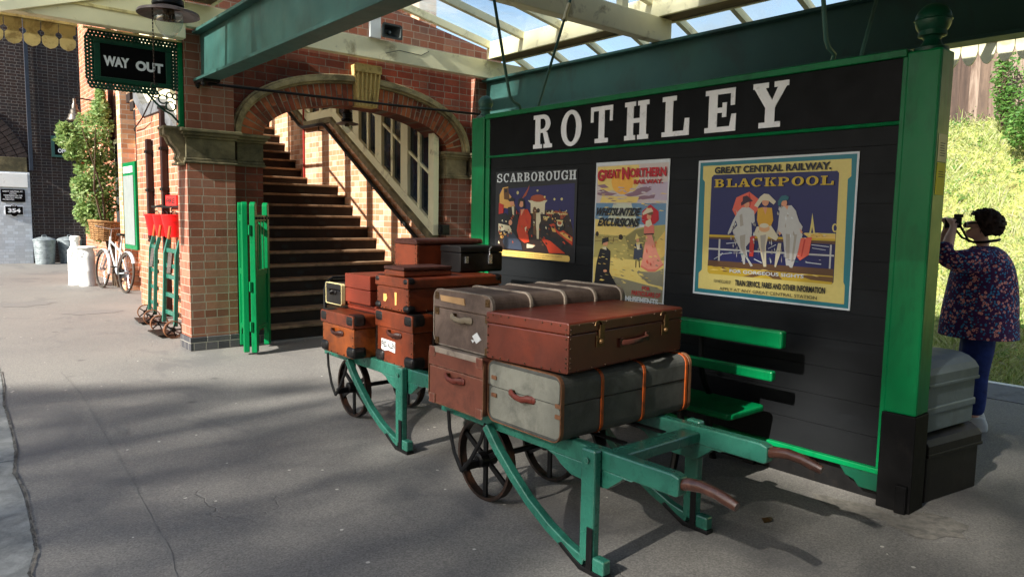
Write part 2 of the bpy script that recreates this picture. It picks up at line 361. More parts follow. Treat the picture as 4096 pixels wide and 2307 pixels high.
def m_glass_roof():
    m, t, b, out = nodes('dirty_roof_glass'); co = coords(t)
    t.nodes.remove(b)
    tr = t.nodes.new('ShaderNodeBsdfTransparent'); tr.inputs[0].default_value = (.82,.88,.88,1)
    tl = t.nodes.new('ShaderNodeBsdfTranslucent'); tl.inputs[0].default_value = (.52,.56,.5,1)
    gl = t.nodes.new('ShaderNodeBsdfGlossy'); gl.inputs[0].default_value = (.8,.85,.88,1); gl.inputs['Roughness'].default_value = .05
    f = ramp(t, nz(t, co, .9, 6, .65, .5), [(.38, (.08,.08,.08,1)), (.66, (.6,.6,.6,1))])
    m1 = t.nodes.new('ShaderNodeMixShader'); t.links.new(f, m1.inputs[0]); t.links.new(tr.outputs[0], m1.inputs[1]); t.links.new(tl.outputs[0], m1.inputs[2])
    m2 = t.nodes.new('ShaderNodeMixShader'); m2.inputs[0].default_value = .08; t.links.new(m1.outputs[0], m2.inputs[1]); t.links.new(gl.outputs[0], m2.inputs[2])
    t.links.new(m2.outputs[0], out.inputs[0]); return m
M['roofglass'] = m_glass_roof()
def m_clear(name, tint, gloss):
    m, t, b, out = nodes(name); t.nodes.remove(b)
    tr = t.nodes.new('ShaderNodeBsdfTransparent'); tr.inputs[0].default_value = tint
    gl = t.nodes.new('ShaderNodeBsdfGlossy'); gl.inputs[0].default_value = (.9,.95,1,1); gl.inputs['Roughness'].default_value = .03
    lw = t.nodes.new('ShaderNodeLayerWeight'); lw.inputs[0].default_value = .35
    m2 = t.nodes.new('ShaderNodeMixShader'); t.links.new(math_(t, 'ADD', math_(t, 'MULTIPLY', lw.outputs['Facing'], .35), gloss), m2.inputs[0])
    t.links.new(tr.outputs[0], m2.inputs[1]); t.links.new(gl.outputs[0], m2.inputs[2]); t.links.new(m2.outputs[0], out.inputs[0]); return m
M['globe'] = m_clear('clear_lamp_glass', (.9,.93,.92,1), .06)
M['stairglass'] = m_clear('clear_window_glass', (.92,.95,.94,1), .05)
M['darkglass'] = pm('dark_window_glass', srgb(26,36,44), .08, .4, 2, srgb(52,56,74), .3, 1.5, 0, spec=.6)
def m_floral():
    m, t, b, out = nodes('navy_floral_cloth'); co = coords(t)
    def cells(sc, seed):
        a = t.nodes.new('ShaderNodeVectorMath'); a.operation = 'ADD'; a.inputs[1].default_value = (seed, seed*.7, seed*.3); t.links.new(co, a.inputs[0])
        v = t.nodes.new('ShaderNodeTexVoronoi'); v.inputs['Scale'].default_value = sc; t.links.new(a.outputs[0], v.inputs['Vector']); return v
    c = mixc(t, nz(t, co, 30, 3), srgb(38,46,104), srgb(104,44,78))
    v1 = cells(46, 3.1); f1 = math_(t, 'MULTIPLY', math_(t, 'LESS_THAN', v1.outputs['Distance'], .36), math_(t, 'GREATER_THAN', nz(t, co, 16, 2), .42))
    c = mixc(t, f1, c, srgb(74,150,204))
    v2 = cells(36, 7.7); f2 = math_(t, 'MULTIPLY', math_(t, 'LESS_THAN', v2.outputs['Distance'], .42), math_(t, 'GREATER_THAN', nz(t, co, 13, 2, .5, .6), .50))
    c = mixc(t, f2, c, mixc(t, ramp(t, v2.outputs['Distance'], [(.08, (0,0,0,1)), (.2, (1,1,1,1))]), srgb(150,60,80), srgb(246,172,164)))
    t.links.new(c, b.inputs['Base Color']); b.inputs['Roughness'].default_value = .85; b.inputs['Specular IOR Level'].default_value = .2
    bump(t, b, nz(t, co, 7, 3), .4, .03); return m
M['floral'] = m_floral()
M['skin'] = pm('skin', srgb(236,188,168), .5, .08, 10, srgb(208,138,120), .2, 9, .05, 90, spec=.35)
M['hair'] = pm('dark_brown_hair', srgb(56,38,31), .65, .4, 60, srgb(30,22,20), .4, 30, .8, 60, grain=(1,1,.3))
M['jeans'] = pm('navy_jeans', srgb(40,58,124), .85, .2, 9, srgb(26,38,86), .4, 6, .4, 60)
M['trainer'] = pm('pale_grey_trainer', srgb(206,208,210), .6, .08, 12)
# luggage
M['lug_brown'] = pm('red_brown_fibre', srgb(90,35,20), .36, .16, 6, srgb(74,29,18), .35, 5, .12, 140, spec=.45, wear=srgb(150,110,84), wr=.005)
M['lug_canvas'] = pm('grey_taupe_canvas', srgb(106,90,80), .75, .25, 5, srgb(76,63,55), .5, 4.5, .4, 180, wear=srgb(140,112,84), wr=.012)
M['lug_pink'] = pm('pinkish_brown_leathercloth', srgb(116,66,50), .65, .25, 5, srgb(84,48,38), .45, 5, .3, 120, wear=srgb(186,164,140), wr=.012)
M['lug_grey_lit'] = pm('worn_lit_grey_green_canvas', srgb(120,120,109), .65, .2, 5, srgb(92,92,84), .4, 5, .4, 180)  # lit copy of the dark grey trunk canvas
M['lug_dkgrey'] = pm('dark_grey_canvas', srgb(74,75,71), .65, .25, 5, srgb(52,52,49), .45, 5, .35, 180, wear=srgb(120,104,84), wr=.01)
M['lug_orange'] = pm('tan_orange_leather', srgb(146,72,24), .38, .3, 5, srgb(92,44,18), .42, 4.5, .2, 70, spec=.4, wear=srgb(70,38,20), wr=.012)
M['lug_tan'] = pm('chestnut_leather', srgb(108,46,22), .38, .3, 5, srgb(66,30,16), .42, 4.5, .2, 70, spec=.4, wear=srgb(150,92,54), wr=.008)
M['lug_dark'] = pm('dark_brown_leather', srgb(66,34,26), .45, .25, 4, srgb(36,22,18), .4, 4, .2, 90)
M['lug_black'] = pm('black_leather', srgb(24,22,22), .4, .3, 4, srgb(46,38,34), .3, 6, .2, 90)
M['lug_red'] = pm('orange_red_leather', srgb(106,40,24), .45, .15, 4, srgb(120,44,24), .3, 5, .12, 120)
M['slat'] = pm('pale_grey_worn_slat', srgb(150,138,124), .45, .2, 10, srgb(92,78,68), .35, 9, .25, 90)
M['strap'] = pm('orange_wooden_batten', srgb(150,68,20), .45, .25, 10, srgb(70,36,16), .45, 9, .2, 60)
M['edge_tan'] = pm('frayed_tan_edging', srgb(116,78,52), .6, .3, 12, srgb(74,50,36), .4, 12, .3, 90)
M['handle_red'] = pm('red_brown_leather_handle', srgb(104,48,38), .5, .2, 12, srgb(86,40,32), .3, 12, .25, 90)
M['handle_grey'] = pm('grey_worn_leather_handle', srgb(134,122,102), .6, .2, 12, srgb(86,76,64), .3, 12, .3, 90)
M['post_black'] = pm('black_post_paint', srgb(9,9,10), .65, .3, 6, srgb(20,19,18), .25, 6, .2, 60, spec=.1)
M['tin_black'] = pm('black_japanned_tin', srgb(24,22,21), .5, .3, 5, srgb(36,32,29), .3, 5, .15, 50, spec=.18)
M['tin_grey'] = pm('grey_painted_tin', srgb(86,98,102), .5, .15, 5, srgb(78,88,90), .3, 5, .15, 50)

# ================================================================ SETTING
def sheet(name, poly, z, mat, thick=None, kind='structure'):
    mb = MB()
    if thick: mb.prism(poly, XY, z-thick, z)
    else: mb.flat(poly, XY, z)
    o = mb.build(name, mat); o['kind'] = kind; return o
sheet('ground', [(-300,-300),(300,-300),(300,300),(-300,300)], -1.1, M['ballast'])
edge = [(x, y) for y, x in ((-8,.05),(1.5,.2),(2.6,.27),(3.2,.315),(3.4,.36),(3.67,.345),(3.9,.40),(4.3,.425),(4.8,.45),(5.2,.44),(5.69,.50),(6.3,.53),(7.1,.56),(7.8,.62),(8.65,.67),(12,.8),(30,1.2))]
sheet('platform', list(edge) + [(7.64,30),(7.64,-8)], 0, M['asphalt'], 1.1)
# old stone slabs along the left-hand edge, each a little uneven
mb = MB(); ys = [-8,-5.6,-3.4,-1.1,0.9,2.4,3.42,5.45,7.5,9.5,11.6,13.8,16,18.2,20.5,23,26,30]
def ex(y):
    for (x0,y0),(x1,y1) in zip(edge, edge[1:]):
        if y0 <= y <= y1: return x0+(x1-x0)*(y-y0)/(y1-y0)
    return edge[-1][0]
for a, b in zip(ys, ys[1:]):
    pts = [(ex(a+.003+(b-a-.006)*i/8)+.003, a+.003+(b-a-.006)*i/8) for i in range(9)]
    dz = rnd.uniform(.003, .009)
    mb.prism(pts+[(-.9,b-.004),(-.9,a+.004)], XY, -1.1, dz)
tag(mb.build('platform_edge_paving', M['slab'], bevel=.004), None, None, kind='structure')
mb = MB(); y = -8
while y < 30:
    mb.box(7.652, 8.38, y+.005, y+1.79, -1.1, .004); y += 1.8
tag(mb.build('platform_coping', pm('grey_coping', srgb(116,116,116), .85, .15, 4, srgb(84,84,84), .4, 4, .3, 50), bevel=.006), None, None, kind='structure')
tag(MB().box(8.385, 8.48, -8, 30, -1.1, .008).build('white_edge_line', M['white']), None, None, kind='structure')
# the cutting side beyond the right-hand track
bank = lambda y, t: (13.2+5.6*t + .25*math.sin(y*.9+t*3), y, -1.1+5.2*(t**1.05) + .12*math.sin(y*1.7+t*5))
mb = MB(); NY, NT = 60, 14; vs = [bank(-20+60*i/NY, j/NT) for i in range(NY+1) for j in range(NT+1)]
mb.add(vs, [(i*(NT+1)+j, (i+1)*(NT+1)+j, (i+1)*(NT+1)+j+1, i*(NT+1)+j+1) for i in range(NY) for j in range(NT)])
tag(mb.build('embankment', M['earthgrass'], smooth='all'), None, None, kind='structure')
mb = MB()                                   # meadow grass and flower heads on the part of the bank in sight
for i in range(95000):
    t = rnd.random()**1.1; y = rnd.uniform(1.0, 9.5); x, _, z = bank(y, t)
    h = rnd.uniform(.04, .17)*(1.9 if rnd.random() < .04 else .85)*(.55+.9*abs(math.sin(y*2.3+t*9)*math.cos(y*1.1-t*14))); a = rnd.random()*PI; w = rnd.uniform(.004, .012)
    lx, ly = rnd.gauss(0,.07), rnd.gauss(0,.07); dx, dy = math.cos(a)*w, math.sin(a)*w
    mb.add([(x-dx,y-dy,z-.02),(x+dx,y+dy,z-.02),(x+lx*.5+dx*.7,y+ly*.5+dy*.7,z+h*.6),(x+lx,y+ly,z+h)], [(0,1,2,3)])
tag(mb.build('long_grass', M['grass'], fix=False), 'long pale summer grass covering the bank behind the woman', 'grass', kind='stuff')

def leaf_cloud(mb, centres, n, size, flat=.5):
    for i in range(n):
        c, r = rnd.choice(centres)
        while True:
            d = Vector((rnd.uniform(-1,1), rnd.uniform(-1,1), rnd.uniform(-1,1)))
            if .25 < d.length < 1: break
        p = Vector(c) + Vector((d.x*r[0], d.y*r[1], d.z*r[2]))
        leaf(mb, p, size*rnd.uniform(.6,1.3))
def leaf(mb, p, s):
    a = Vector((rnd.gauss(0,1), rnd.gauss(0,1), rnd.gauss(0,.6))).normalized(); b = a.cross(Vector((rnd.gauss(0,1), rnd.gauss(0,1), rnd.gauss(0,1)))).normalized()
    mb.add([p-a*s, p-a*s*.2+b*s*.45, p+a*s, p-a*s*.2-b*s*.45], [(0,1,2,3)])
mb = MB()                                   # docks, thistles and brambles among the grass
for i in range(150):
    t = rnd.random(); y = rnd.uniform(1.2, 9); x, _, z = bank(y, t); s_ = rnd.uniform(.08, .26)
    for q in range(int(60*s_/.2)):
        leaf(mb, Vector((x+rnd.gauss(0,s_*.6), y+rnd.gauss(0,s_*.6), z+abs(rnd.gauss(0,s_*.55)))), rnd.uniform(.02,.045))
tag(mb.build('weeds', M['bush'], fix=False), 'darker green leafy weeds scattered through the grass of the bank', 'weeds', kind='stuff')

# boarded fence on top of the bank
fr = thing('boarded_fence', (19,4,4.0), 'tall brown weathered boarded fence on top of the grassy bank', 'fence')
mb = MB(); y = -6
fence_m = [pm('weathered_fence_board_%d' % k, c, .9, .35, 9, d, .5, 5, .4, 40, grain=(1,1,.1)) for k, (c, d) in enumerate(((srgb(88,72,62),srgb(148,132,118)),(srgb(76,62,54),srgb(52,44,40)),(srgb(100,84,72),srgb(66,56,50))))]
while y < 16:
    mb.box(18.75, 18.79+rnd.random()*.015, y, y+.196, 3.3, 6.3+rnd.random()*.04, rnd.choice((0,0,1,2))); y += .2
mb.build('board', fence_m, fr)['kind'] = 'stuff'
mb = MB()
for k in range(9): mb.box(18.8, 18.95, -6+2.6*k, -5.85+2.6*k, 3.2, 6.2)
mb.build('post', fence_m[1], fr); MB().box(18.8,18.9,-6,16,5.7,5.85).build('rail', fence_m[1], fr)

for k, (x, y, z, h, w, n, lab) in enumerate(((17.3,4.35,3.4,1.5,.75,4200,'rounded green bush at the right edge of the grassy bank, below the fence'),(18.1,5.3,4.0,1.3,.35,1100,'thin sapling with sparse light leaves in front of the boarded fence'))):
    b = thing('bush', (x,y,z-.2), lab, 'bush')
    mb = MB()
    for q in range(5): mb.tube([(x,y,z-.3),(x+rnd.uniform(-.1,.1),y+rnd.uniform(-.2,.2),z+h*.4),(x+rnd.uniform(-w,w)*.6,y+rnd.uniform(-w,w)*.6,z+h*.85)], [.02,.014,.006], 5)
    mb.build('stem', M['bark'], b)
    mb = MB(); leaf_cloud(mb, [((x+rnd.uniform(-.4,.4)*w,y+rnd.uniform(-.6,.6)*w,z+h*rnd.uniform(.1,.9)), (w*.5,w*.5,h*.3)) for q in range(12)], n, .05)
    mb.build('leaves', M['bush'], b, fix=False)

# unseen trees beyond the left-hand line, leaves kept by zone to shape the dapple
def shade_keep(gx, gy):
    j = .12*math.sin(gx*2.3+gy*1.7) + .08*math.sin(gx*5.1-gy*3)
    top = 7.72 - .52*(gx-.6)
    if gx > 3.2: top = min(top, 6.2)
    if gx > 6.5: top = 8.2
    if gy > top + j: return 0.0
    lo = 5.32 + .04*gx + j; hi = 5.42 + .27*max(0, gx-.4) + j
    if gx > 6.0: return .8 if gx < 9.8 else 1.0
    if lo < gy < hi and gx > .5: return .12
    if gx > 3.0 and gy > 4.3: return .25
    if gx > 5.4: return 1.0
    if 4.2 < gx < 4.9 and 1.85 < gy < 2.75: return .05
    if 4.2 < gx < 5.4 and 1.85 < gy < 2.75: return .5
    if 3.7 < gx < 4.6 and 1.0 < gy < 1.85: return .55
    if 3.1 < gy < 3.45 and .6 < gx < 2.2: return .7
    if gx > 5: return 1.0
    if 2.2 < gx < 4.6 and 1.8 < gy < 3.8: return .52
    if gx < 2.2: return .68
    return .56
mb = MB(); XT = -34
for i in range(34000):
    x = XT + rnd.uniform(-2.6, 2.6); gx = rnd.uniform(-4, 12.95); gy = rnd.uniform(-10, 8.2)
    t = gx - x; y = gy - t*math.tan(SUN_AZ); z = t*math.tan(SUN_EL)/math.cos(SUN_AZ)
    if rnd.random() > shade_keep(gx, gy): continue
    leaf(mb, Vector((x,y,z)), rnd.uniform(.13,.22))
for i in range(5000):  # extra leaves added to keep sun off the right-hand girder
    x = XT+rnd.uniform(-2.6,2.6); gx = rnd.uniform(10.2,12.95); gy = rnd.uniform(-4,8.4); t = gx-x
    leaf(mb, Vector((x, gy-t*math.tan(SUN_AZ), t*math.tan(SUN_EL)/math.cos(SUN_AZ))), rnd.uniform(.13,.22))
for i in range(11000):                      # unseen foliage added behind the viewer, down to the ground, to darken that side
    leaf(mb, Vector((-24+rnd.uniform(-9,3), rnd.uniform(-48,-5), rnd.uniform(-1,24))), rnd.uniform(.4,.7))
for k in range(7):
    y = -13+2.6*k; mb.tube([(XT+rnd.uniform(-1,1),y,-1.1),(XT,y+.2,9),(XT+.3,y,18),(XT,y-.3,27)], [.45,.34,.22,.04], 9, 1)
    for q in range(8):
        z = rnd.uniform(17,26); a = rnd.random()*6.3; mb.tube([(XT,y,z),(XT+1.2*math.cos(a),y+1.2*math.sin(a),z+.9)], [.07,.02], 5, 1)
tag(mb.build('shade_trees', [M['wood'], M['bark']], fix=False), 'unseen leafy trees beyond the left-hand track, leaves placed to shape the platform shade', 'trees', kind='stuff')

# ================================================================ ARCH WALL
aw = thing('arch_wall', (4.75,8.9,0), 'red brick gabled wall with a round stone-trimmed arch in front of the stairs', 'wall')
CX, SP, AA, AB = 4.75, 2.52, 1.35, .49
def inz(x): return SP + AB*math.sqrt(max(0, 1-((x-CX)/AA)**2))
def gab(x): return 4.44 - .175*abs(x-4.7)
MB().box(2.48,3.02,8.63,9.0,.155,2.14).box(2.485,3.02,8.635,9.0,2.5,3.6).build('pier', M['brick'], aw, bevel=.004)
MB().box(6.53,7.12,8.63,9.0,.155,2.14).box(6.535,7.12,8.635,9.0,2.5,3.6).build('pier', M['brick'], aw, bevel=.004)
MB().box(2.465,3.03,8.615,9.01,0,.155).box(3.03,3.40,8.74,9.16,0,.155).box(6.51,7.13,8.615,9.01,0,.155).box(6.09,6.51,8.74,9.16,0,.155).build('plinth', M['brick_blue'], aw, bevel=.006)
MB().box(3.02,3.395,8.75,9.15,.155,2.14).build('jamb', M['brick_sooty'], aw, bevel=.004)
MB().box(6.105,6.53,8.75,9.15,.155,2.14).build('jamb', M['brick'], aw, bevel=.004)
mb = MB(); xs = [3.02,3.2] + [CX-AA*math.cos(PI*i/36) for i in range(37)] + [6.3,6.53]
for a, b in zip(xs, xs[1:]):
    za = inz(a) if abs(a-CX) < AA-1e-4 else SP-.02; zb = inz(b) if abs(b-CX) < AA-1e-4 else SP-.02
    for y, s in ((8.75,1),(9.1,-1)):
        mb.add([(a,y,za),(b,y,zb),(b,y,3.6),(a,y,3.6)], [(0,1,2,3)] if s > 0 else [(3,2,1,0)])
    mb.add([(a,8.75,za),(b,8.75,zb),(b,9.1,zb),(a,9.1,za)], [(0,3,2,1)])
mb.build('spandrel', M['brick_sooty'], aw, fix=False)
mb = MB(); gx = [2.5,4.7,7.1]
for a, b in zip(gx, gx[1:]):
    mb.add([(a,8.75,3.601),(b,8.75,3.601),(b,8.75,gab(b)),(a,8.75,gab(a)),(a,9.1,3.601),(b,9.1,3.601),(b,9.1,gab(b)),(a,9.1,gab(a))], [(0,1,2,3),(7,6,5,4),(3,2,6,7)])
mb.build('gable', M['brick'], aw, fix=False)
def earc(n, off0, off1):
    o = []
    for i in range(n+1):
        t = PI - PI*i/n; p = Vector((CX+AA*math.cos(t), 0, SP+AB*math.sin(t))); nn = Vector((math.cos(t)/AA, 0, math.sin(t)/AB)).normalized()
        o.append((p+nn*off0, p+nn*off1))
    return o
# arc-length even voussoirs
fine = earc(600, 0, .27); L = [0]
for (a,_),(b,_) in zip(fine, fine[1:]): L.append(L[-1] + ((a+fine[len(L)-1][1]) - (b+fine[len(L)][1])).length/2 if len(L) < 601 else 0)
def at(s):
    for i in range(600):
        if L[i+1] >= s: f = (s-L[i])/max(1e-9, L[i+1]-L[i]); return (fine[i][0].lerp(fine[i+1][0],f), fine[i][1].lerp(fine[i+1][1],f))
    return fine[600]
mb = MB(); NV = 46; step = L[600]/NV
def wedge(s0, s1, f0, f1, m):
    a, b = at(s0), at(s1); q = [a[0].lerp(a[1],f0), b[0].lerp(b[1],f0), b[0].lerp(b[1],f1), a[0].lerp(a[1],f1)]; y0 = 8.738+rnd.uniform(-.002,.002)
    mb.add([(p.x,y0,p.z) for p in q]+[(p.x,8.80,p.z) for p in q], [(0,1,2,3),(0,4,5,1),(1,5,6,2),(2,6,7,3),(3,7,4,0)], m)
for i in range(NV):
    s0, s1 = i*step+.0085, (i+1)*step-.0085; m = rnd.choice((0,0,1))
    if i % 2: wedge(s0,s1,.004,.985,m)
    else: wedge(s0,s1,.004,.47,m); wedge(s0,s1,.5,.985,rnd.choice((0,1)))
mb.build('arch_ring', [M['voussoir'], M['voussoir2']], aw)
mb = MB(); e = earc(60, .0, .272)
for (a,b),(c,d) in zip(e, e[1:]): mb.add([(a.x,8.744,a.z),(c.x,8.744,c.z),(d.x,8.744,d.z),(b.x,8.744,b.z)], [(0,1,2,3)])
mb.build('arch_joint', M['mortar'], aw)
mb = MB()
for o0, o1, y0 in ((.275,.30,8.70),(.30,.36,8.665),(.36,.385,8.69)):
    e = earc(60, o0, o1); n = len(e)
    vs = []
    for a, b in e: vs += [(a.x,y0,a.z),(b.x,y0,b.z),(b.x,8.76,b.z),(a.x,8.76,a.z)]
    fs = [(i*4+k, i*4+(k+1)%4, (i+1)*4+(k+1)%4, (i+1)*4+k) for i in range(n-1) for k in range(4)] + [(3,2,1,0), ((n-1)*4,(n-1)*4+1,(n-1)*4+2,(n-1)*4+3)]
    mb.add(vs, fs)
mb.build('hood_mould', M['mould'], aw, bevel=.008)
mb = MB(); kx = 4.765
mb.prism([(kx-.15,3.0),(kx+.15,3.0),(kx+.175,3.42),(kx+.185,3.53),(kx-.185,3.53),(kx-.175,3.42)], XZ, 8.655, 8.8)
mb.prism([(kx-.19,3.43),(kx+.19,3.43),(kx+.19,3.54),(kx-.19,3.54)], XZ, 8.595, 8.66)
for k in range(6):
    u = (k-2.5)/2.5; mb.tube([(kx+u*.132,8.652,3.01),(kx+u*.148,8.63,3.2),(kx+u*.16,8.605,3.43)], .013, 8)
mb.build('keystone', M['keystone'], aw, bevel=.012)
def capital(name, mat, boxes, parent):
    mb = MB()
    for x0,x1,y0,y1 in boxes:
        for z0, z1, d in ((2.14,2.165,.03),(2.165,2.2,.018),(2.2,2.42,.006),(2.42,2.45,.025),(2.45,2.485,.05),(2.485,2.522,.072)):
            mb.box(x0-d,x1+d,y0-d,y1+(d if y1 < 9.3 else 0),z0,z1)
    return mb.build(name, mat, parent, bevel=.008)
capital('capital', M['stone_dark'], [(2.48,3.015,8.63,8.99),(3.09,3.395,8.75,9.15)], aw)
capital('capital', M['stone'], [(6.105,6.455,8.75,9.15),(6.53,7.12,8.63,8.99)], aw)
pr = [(2.475,2.14),(2.44,2.14),(2.40,2.19),(2.42,2.24),(2.39,2.30),(2.34,2.35),(2.31,2.42),(2.26,2.44),(2.26,2.52),(2.475,2.52)]
MB().prism(pr, XZ, 8.66, 8.73).prism([(x+.012,z) for x,z in pr[:-1]]+[(2.475,2.52)], XZ, 8.74, 8.80).prism(pr, XZ, 8.81, 8.88).box(2.25,2.47,8.64,8.9,2.505,2.535).box(2.39,2.47,8.64,8.9,2.115,2.142).build('console', M['stone'], aw, bevel=.006)

# ================================================================ STAIRS
def bot(y): return 1.31+.62*(y-8.79) if y < 12 else (3.3 if y < 13 else 3.3+.62*(y-13))
st = thing('staircase', (4.63,8.8,0), 'dark brown wooden staircase with pale worn treads rising behind the arch', 'stairs')
yk = [8.8+.268*k for k in range(12)] + [13.0+.255*k for k in range(10)]
for k, y in enumerate(yk):
    z1 = .1743*(k+1); d = 1.3 if k == 11 else .29
    mb = MB().box(3.41,5.875,y,y+d,max(0,z1-.1743-.02),z1-.036)
    for x, w in ((4.35,.055),(5.2,.06)):
        if k < 12: mb.add([(x+w*math.cos(t*PI/6), y-.002, z1-.115+.03*math.sin(t*PI/6)) for t in range(12)], [tuple(reversed(range(12)))], 1)
    s = mb.build('step', [M['riser'], M['ink']], st)
    MB().box(3.41,5.878,y-.03,y+d,z1-.036,z1).build('tread', M['wood_step'], s, bevel=.008)

def winwall(root, X, sg, panemat, cut0, cut1=15.2):
    """sg = +1: the room lies on the -X side (the right-hand wall); -1: mirrored. Sloping window band of the stair wall."""
    xa, xb = (X, X+.1) if sg > 0 else (X-.1, X)
    pts = [(8.79,bot(8.79)),(12,bot(11.999)),(13,3.3),(cut1,bot(cut1))]
    mb = MB(); fx = lambda u,v,w: (w,u,v)
    def band(o0, o1, p=pts, xo=0, xi=0):
        for (a,za),(b,zb) in zip(p, p[1:]):
            if b <= cut0: continue
            if a < cut0: za += (zb-za)*(cut0-a)/(b-a); a = cut0
            mb.prism([(a,za+o0),(b,zb+o0),(b,zb+o1),(a,za+o1)], fx, xa+xo, xb-xi)
    band(.0,.15); band(1.5,1.68)
    wins = [(8.93,9.5),(9.7,10.28),(10.48,11.03),(11.24,11.84),(12.12,12.9),(13.2,13.76),(13.96,14.5),(14.7,15.1)]
    wins = [w for w in wins if w[1] < cut1]
    edges = [8.79]+[v for w in wins for v in w]+[cut1]
    for a, b in zip(edges[::2], edges[1::2]):
        if b > cut0:
            a = max(a, cut0); mb.prism([(a,bot(a)+.152),(b,bot(b)+.152),(b,bot(b)+1.498),(a,bot(a)+1.498)], fx, xa+.004, xb-.004)
    for a, b in wins:
        if b <= cut0: continue
        m_ = (a+b)/2
        if sg > 0: mb.prism([(m_-.03,bot(m_-.03)+.14),(m_+.03,bot(m_+.03)+.14),(m_+.03,bot(m_+.03)+1.51),(m_-.03,bot(m_-.03)+1.51)], fx, xa+.02, xb-.03)
        mb.prism([(a-.002,bot(a)+.78),(b+.002,bot(b)+.78),(b+.002,bot(b)+.83),(a-.002,bot(a)+.83)], fx, xa+.024, xb-.034)
    f = mb.build('window_frame', M['cream'], root, bevel=.006)
    for a, b in wins:
        if b <= cut0: continue
        MB().add([(X+.06*sg,a-.01,bot(a)+.14),(X+.06*sg,b+.01,bot(b)+.14),(X+.06*sg,b+.01,bot(b)+1.51),(X+.06*sg,a-.01,bot(a)+1.51)], [(0,1,2,3)]).build('pane', panemat, f)
def stepwall(mb, xa, xb, y0, y1, low, up, m=0, ztop=6.6):
    """brickwork below the sloping band (low) and above it (up)"""
    cuts = sorted({y0, y1} | {c for c in (12.0,13.0) if y0 < c < y1})
    for a, b in zip(cuts, cuts[1:]):
        e_ = 1e-4
        if low is not None: mb.prism([(a,0),(b,0),(b,bot(b-e_)+low),(a,bot(a+e_)+low)], YZ, xa, xb, m)
        if up is not None: mb.prism([(a,bot(a+e_)+up),(b,bot(b-e_)+up),(b,ztop),(a,ztop)], YZ, xa, xb, m)
rw = thing('stair_wall', (6.0,12,0), 'sunlit pale brick wall beside the stairs with a sloping row of cream framed windows', 'wall')
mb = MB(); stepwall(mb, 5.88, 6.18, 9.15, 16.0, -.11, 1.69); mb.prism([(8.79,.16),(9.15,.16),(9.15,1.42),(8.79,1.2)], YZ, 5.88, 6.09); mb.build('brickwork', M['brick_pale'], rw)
mb = MB()
for (a,za),(b,zb) in zip([(8.8,bot(8.8)),(12,bot(11.999)),(13,3.3),(15.2,bot(15.2))], [(12,bot(11.999)),(13,3.3),(15.2,bot(15.2))]):
    mb.prism([(a,za-.105),(b,zb-.105),(b,zb-.004),(a,za-.004)], YZ, 5.845, 6.0)
mb.build('sill', M['stone'], rw, bevel=.006)
winwall(rw, 5.9, 1, M['darkglass'], 8.79)
MB().box(3.36,6.2,15.9,16.2,0,6.6).build('end_wall', M['brick_pale'], rw)
mb = MB()
for a, b in ((9.12,12),(12,13),(13,16.2)): mb.prism([(a,bot(a+1e-4)+1.72),(b,bot(b-1e-4)+1.72),(b,bot(b-1e-4)+1.85),(a,bot(a+1e-4)+1.85)], YZ, 3.0, 6.3)
mb.build('stair_roof', M['cream_dirty'], rw)
hr = thing('handrail', (5.8,9.1,1.2), 'long black handrail that follows the stair wall under the windows', 'handrail')
MB().tube([(5.79,8.9,1.16),(5.79,11.98,3.10),(5.79,12.12,3.17),(5.79,12.95,3.18),(5.79,13.1,3.23),(5.79,14.9,4.32)], .032, 10).build('rail', M['black'], hr, smooth=True)
mb = MB()
for y in (9.5,10.4,11.3,12.3,13.5,14.2):
    z = (1.16+.63*(y-8.9)) if y < 12 else (3.17 if y < 13 else 3.23+.606*(y-13.1)); mb.tube([(5.88,y,z-.1),(5.80,y,z-.1),(5.79,y,z-.02)], .011, 6)
mb.build('bracket', M['black'], hr)
tag(MB().tube([(5.86,13.08,2.1),(5.86,13.08,4.4)], .018, 8).tube([(5.86,13.08,3.0),(5.86,13.08,3.03)], .028, 8).build('red_pipe', M['redpipe'], smooth=True), 'thin red vertical pipe on the sunlit stair wall above the landing', 'pipe')

# ================================================================ STATION BUILDING ON THE LEFT
sb = thing('station_building', (3.4,15,0), 'long sunlit red brick station building with dark brown downpipes, left of the arch pier', 'building')
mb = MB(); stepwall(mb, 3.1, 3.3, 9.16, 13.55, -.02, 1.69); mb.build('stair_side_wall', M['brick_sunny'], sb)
winwall(sb, 3.28, -1, M['stairglass'], 9.17, 13.5)
mb = MB()
for a, b in ((9.2,12.0),(12.0,13.0),(13.0,13.54)): mb.prism([(a,bot(a+1e-4)-.2),(b,bot(b-1e-4)-.2),(b,bot(b-1e-4)-.005),(a,bot(a+1e-4)-.005)], YZ, 3.065, 3.3)
mb.build('slate_weathering', M['slate'], sb, bevel=.006)
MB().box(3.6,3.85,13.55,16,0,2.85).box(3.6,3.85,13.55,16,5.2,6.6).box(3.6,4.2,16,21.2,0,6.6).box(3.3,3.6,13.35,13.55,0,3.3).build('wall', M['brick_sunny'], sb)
w = MB().box(3.64,3.74,13.56,15.99,2.86,2.98).box(3.64,3.74,13.56,15.99,5.08,5.19).box(3.645,3.735,14.3,14.46,2.98,5.08).box(3.645,3.735,15.2,15.36,2.98,5.08).box(3.645,3.735,13.56,13.66,2.98,5.08).box(3.645,3.735,15.9,15.99,2.98,5.08).build('window_frame', M['cream'], sb, bevel=.006)
MB().add([(3.69,13.6,2.95),(3.69,15.95,2.95),(3.69,15.95,5.1),(3.69,13.6,5.1)], [(0,1,2,3)]).build('pane', M['stairglass'], w)
for y in (16.6, 18.9):
    w = MB().box(3.57,3.62,y,y+.95,1.1,3.1).build('window', M['cream'], sb, bevel=.01)
    MB().box(3.562,3.6,y+.09,y+.86,1.2,3.0).build('pane', M['darkglass'], w)
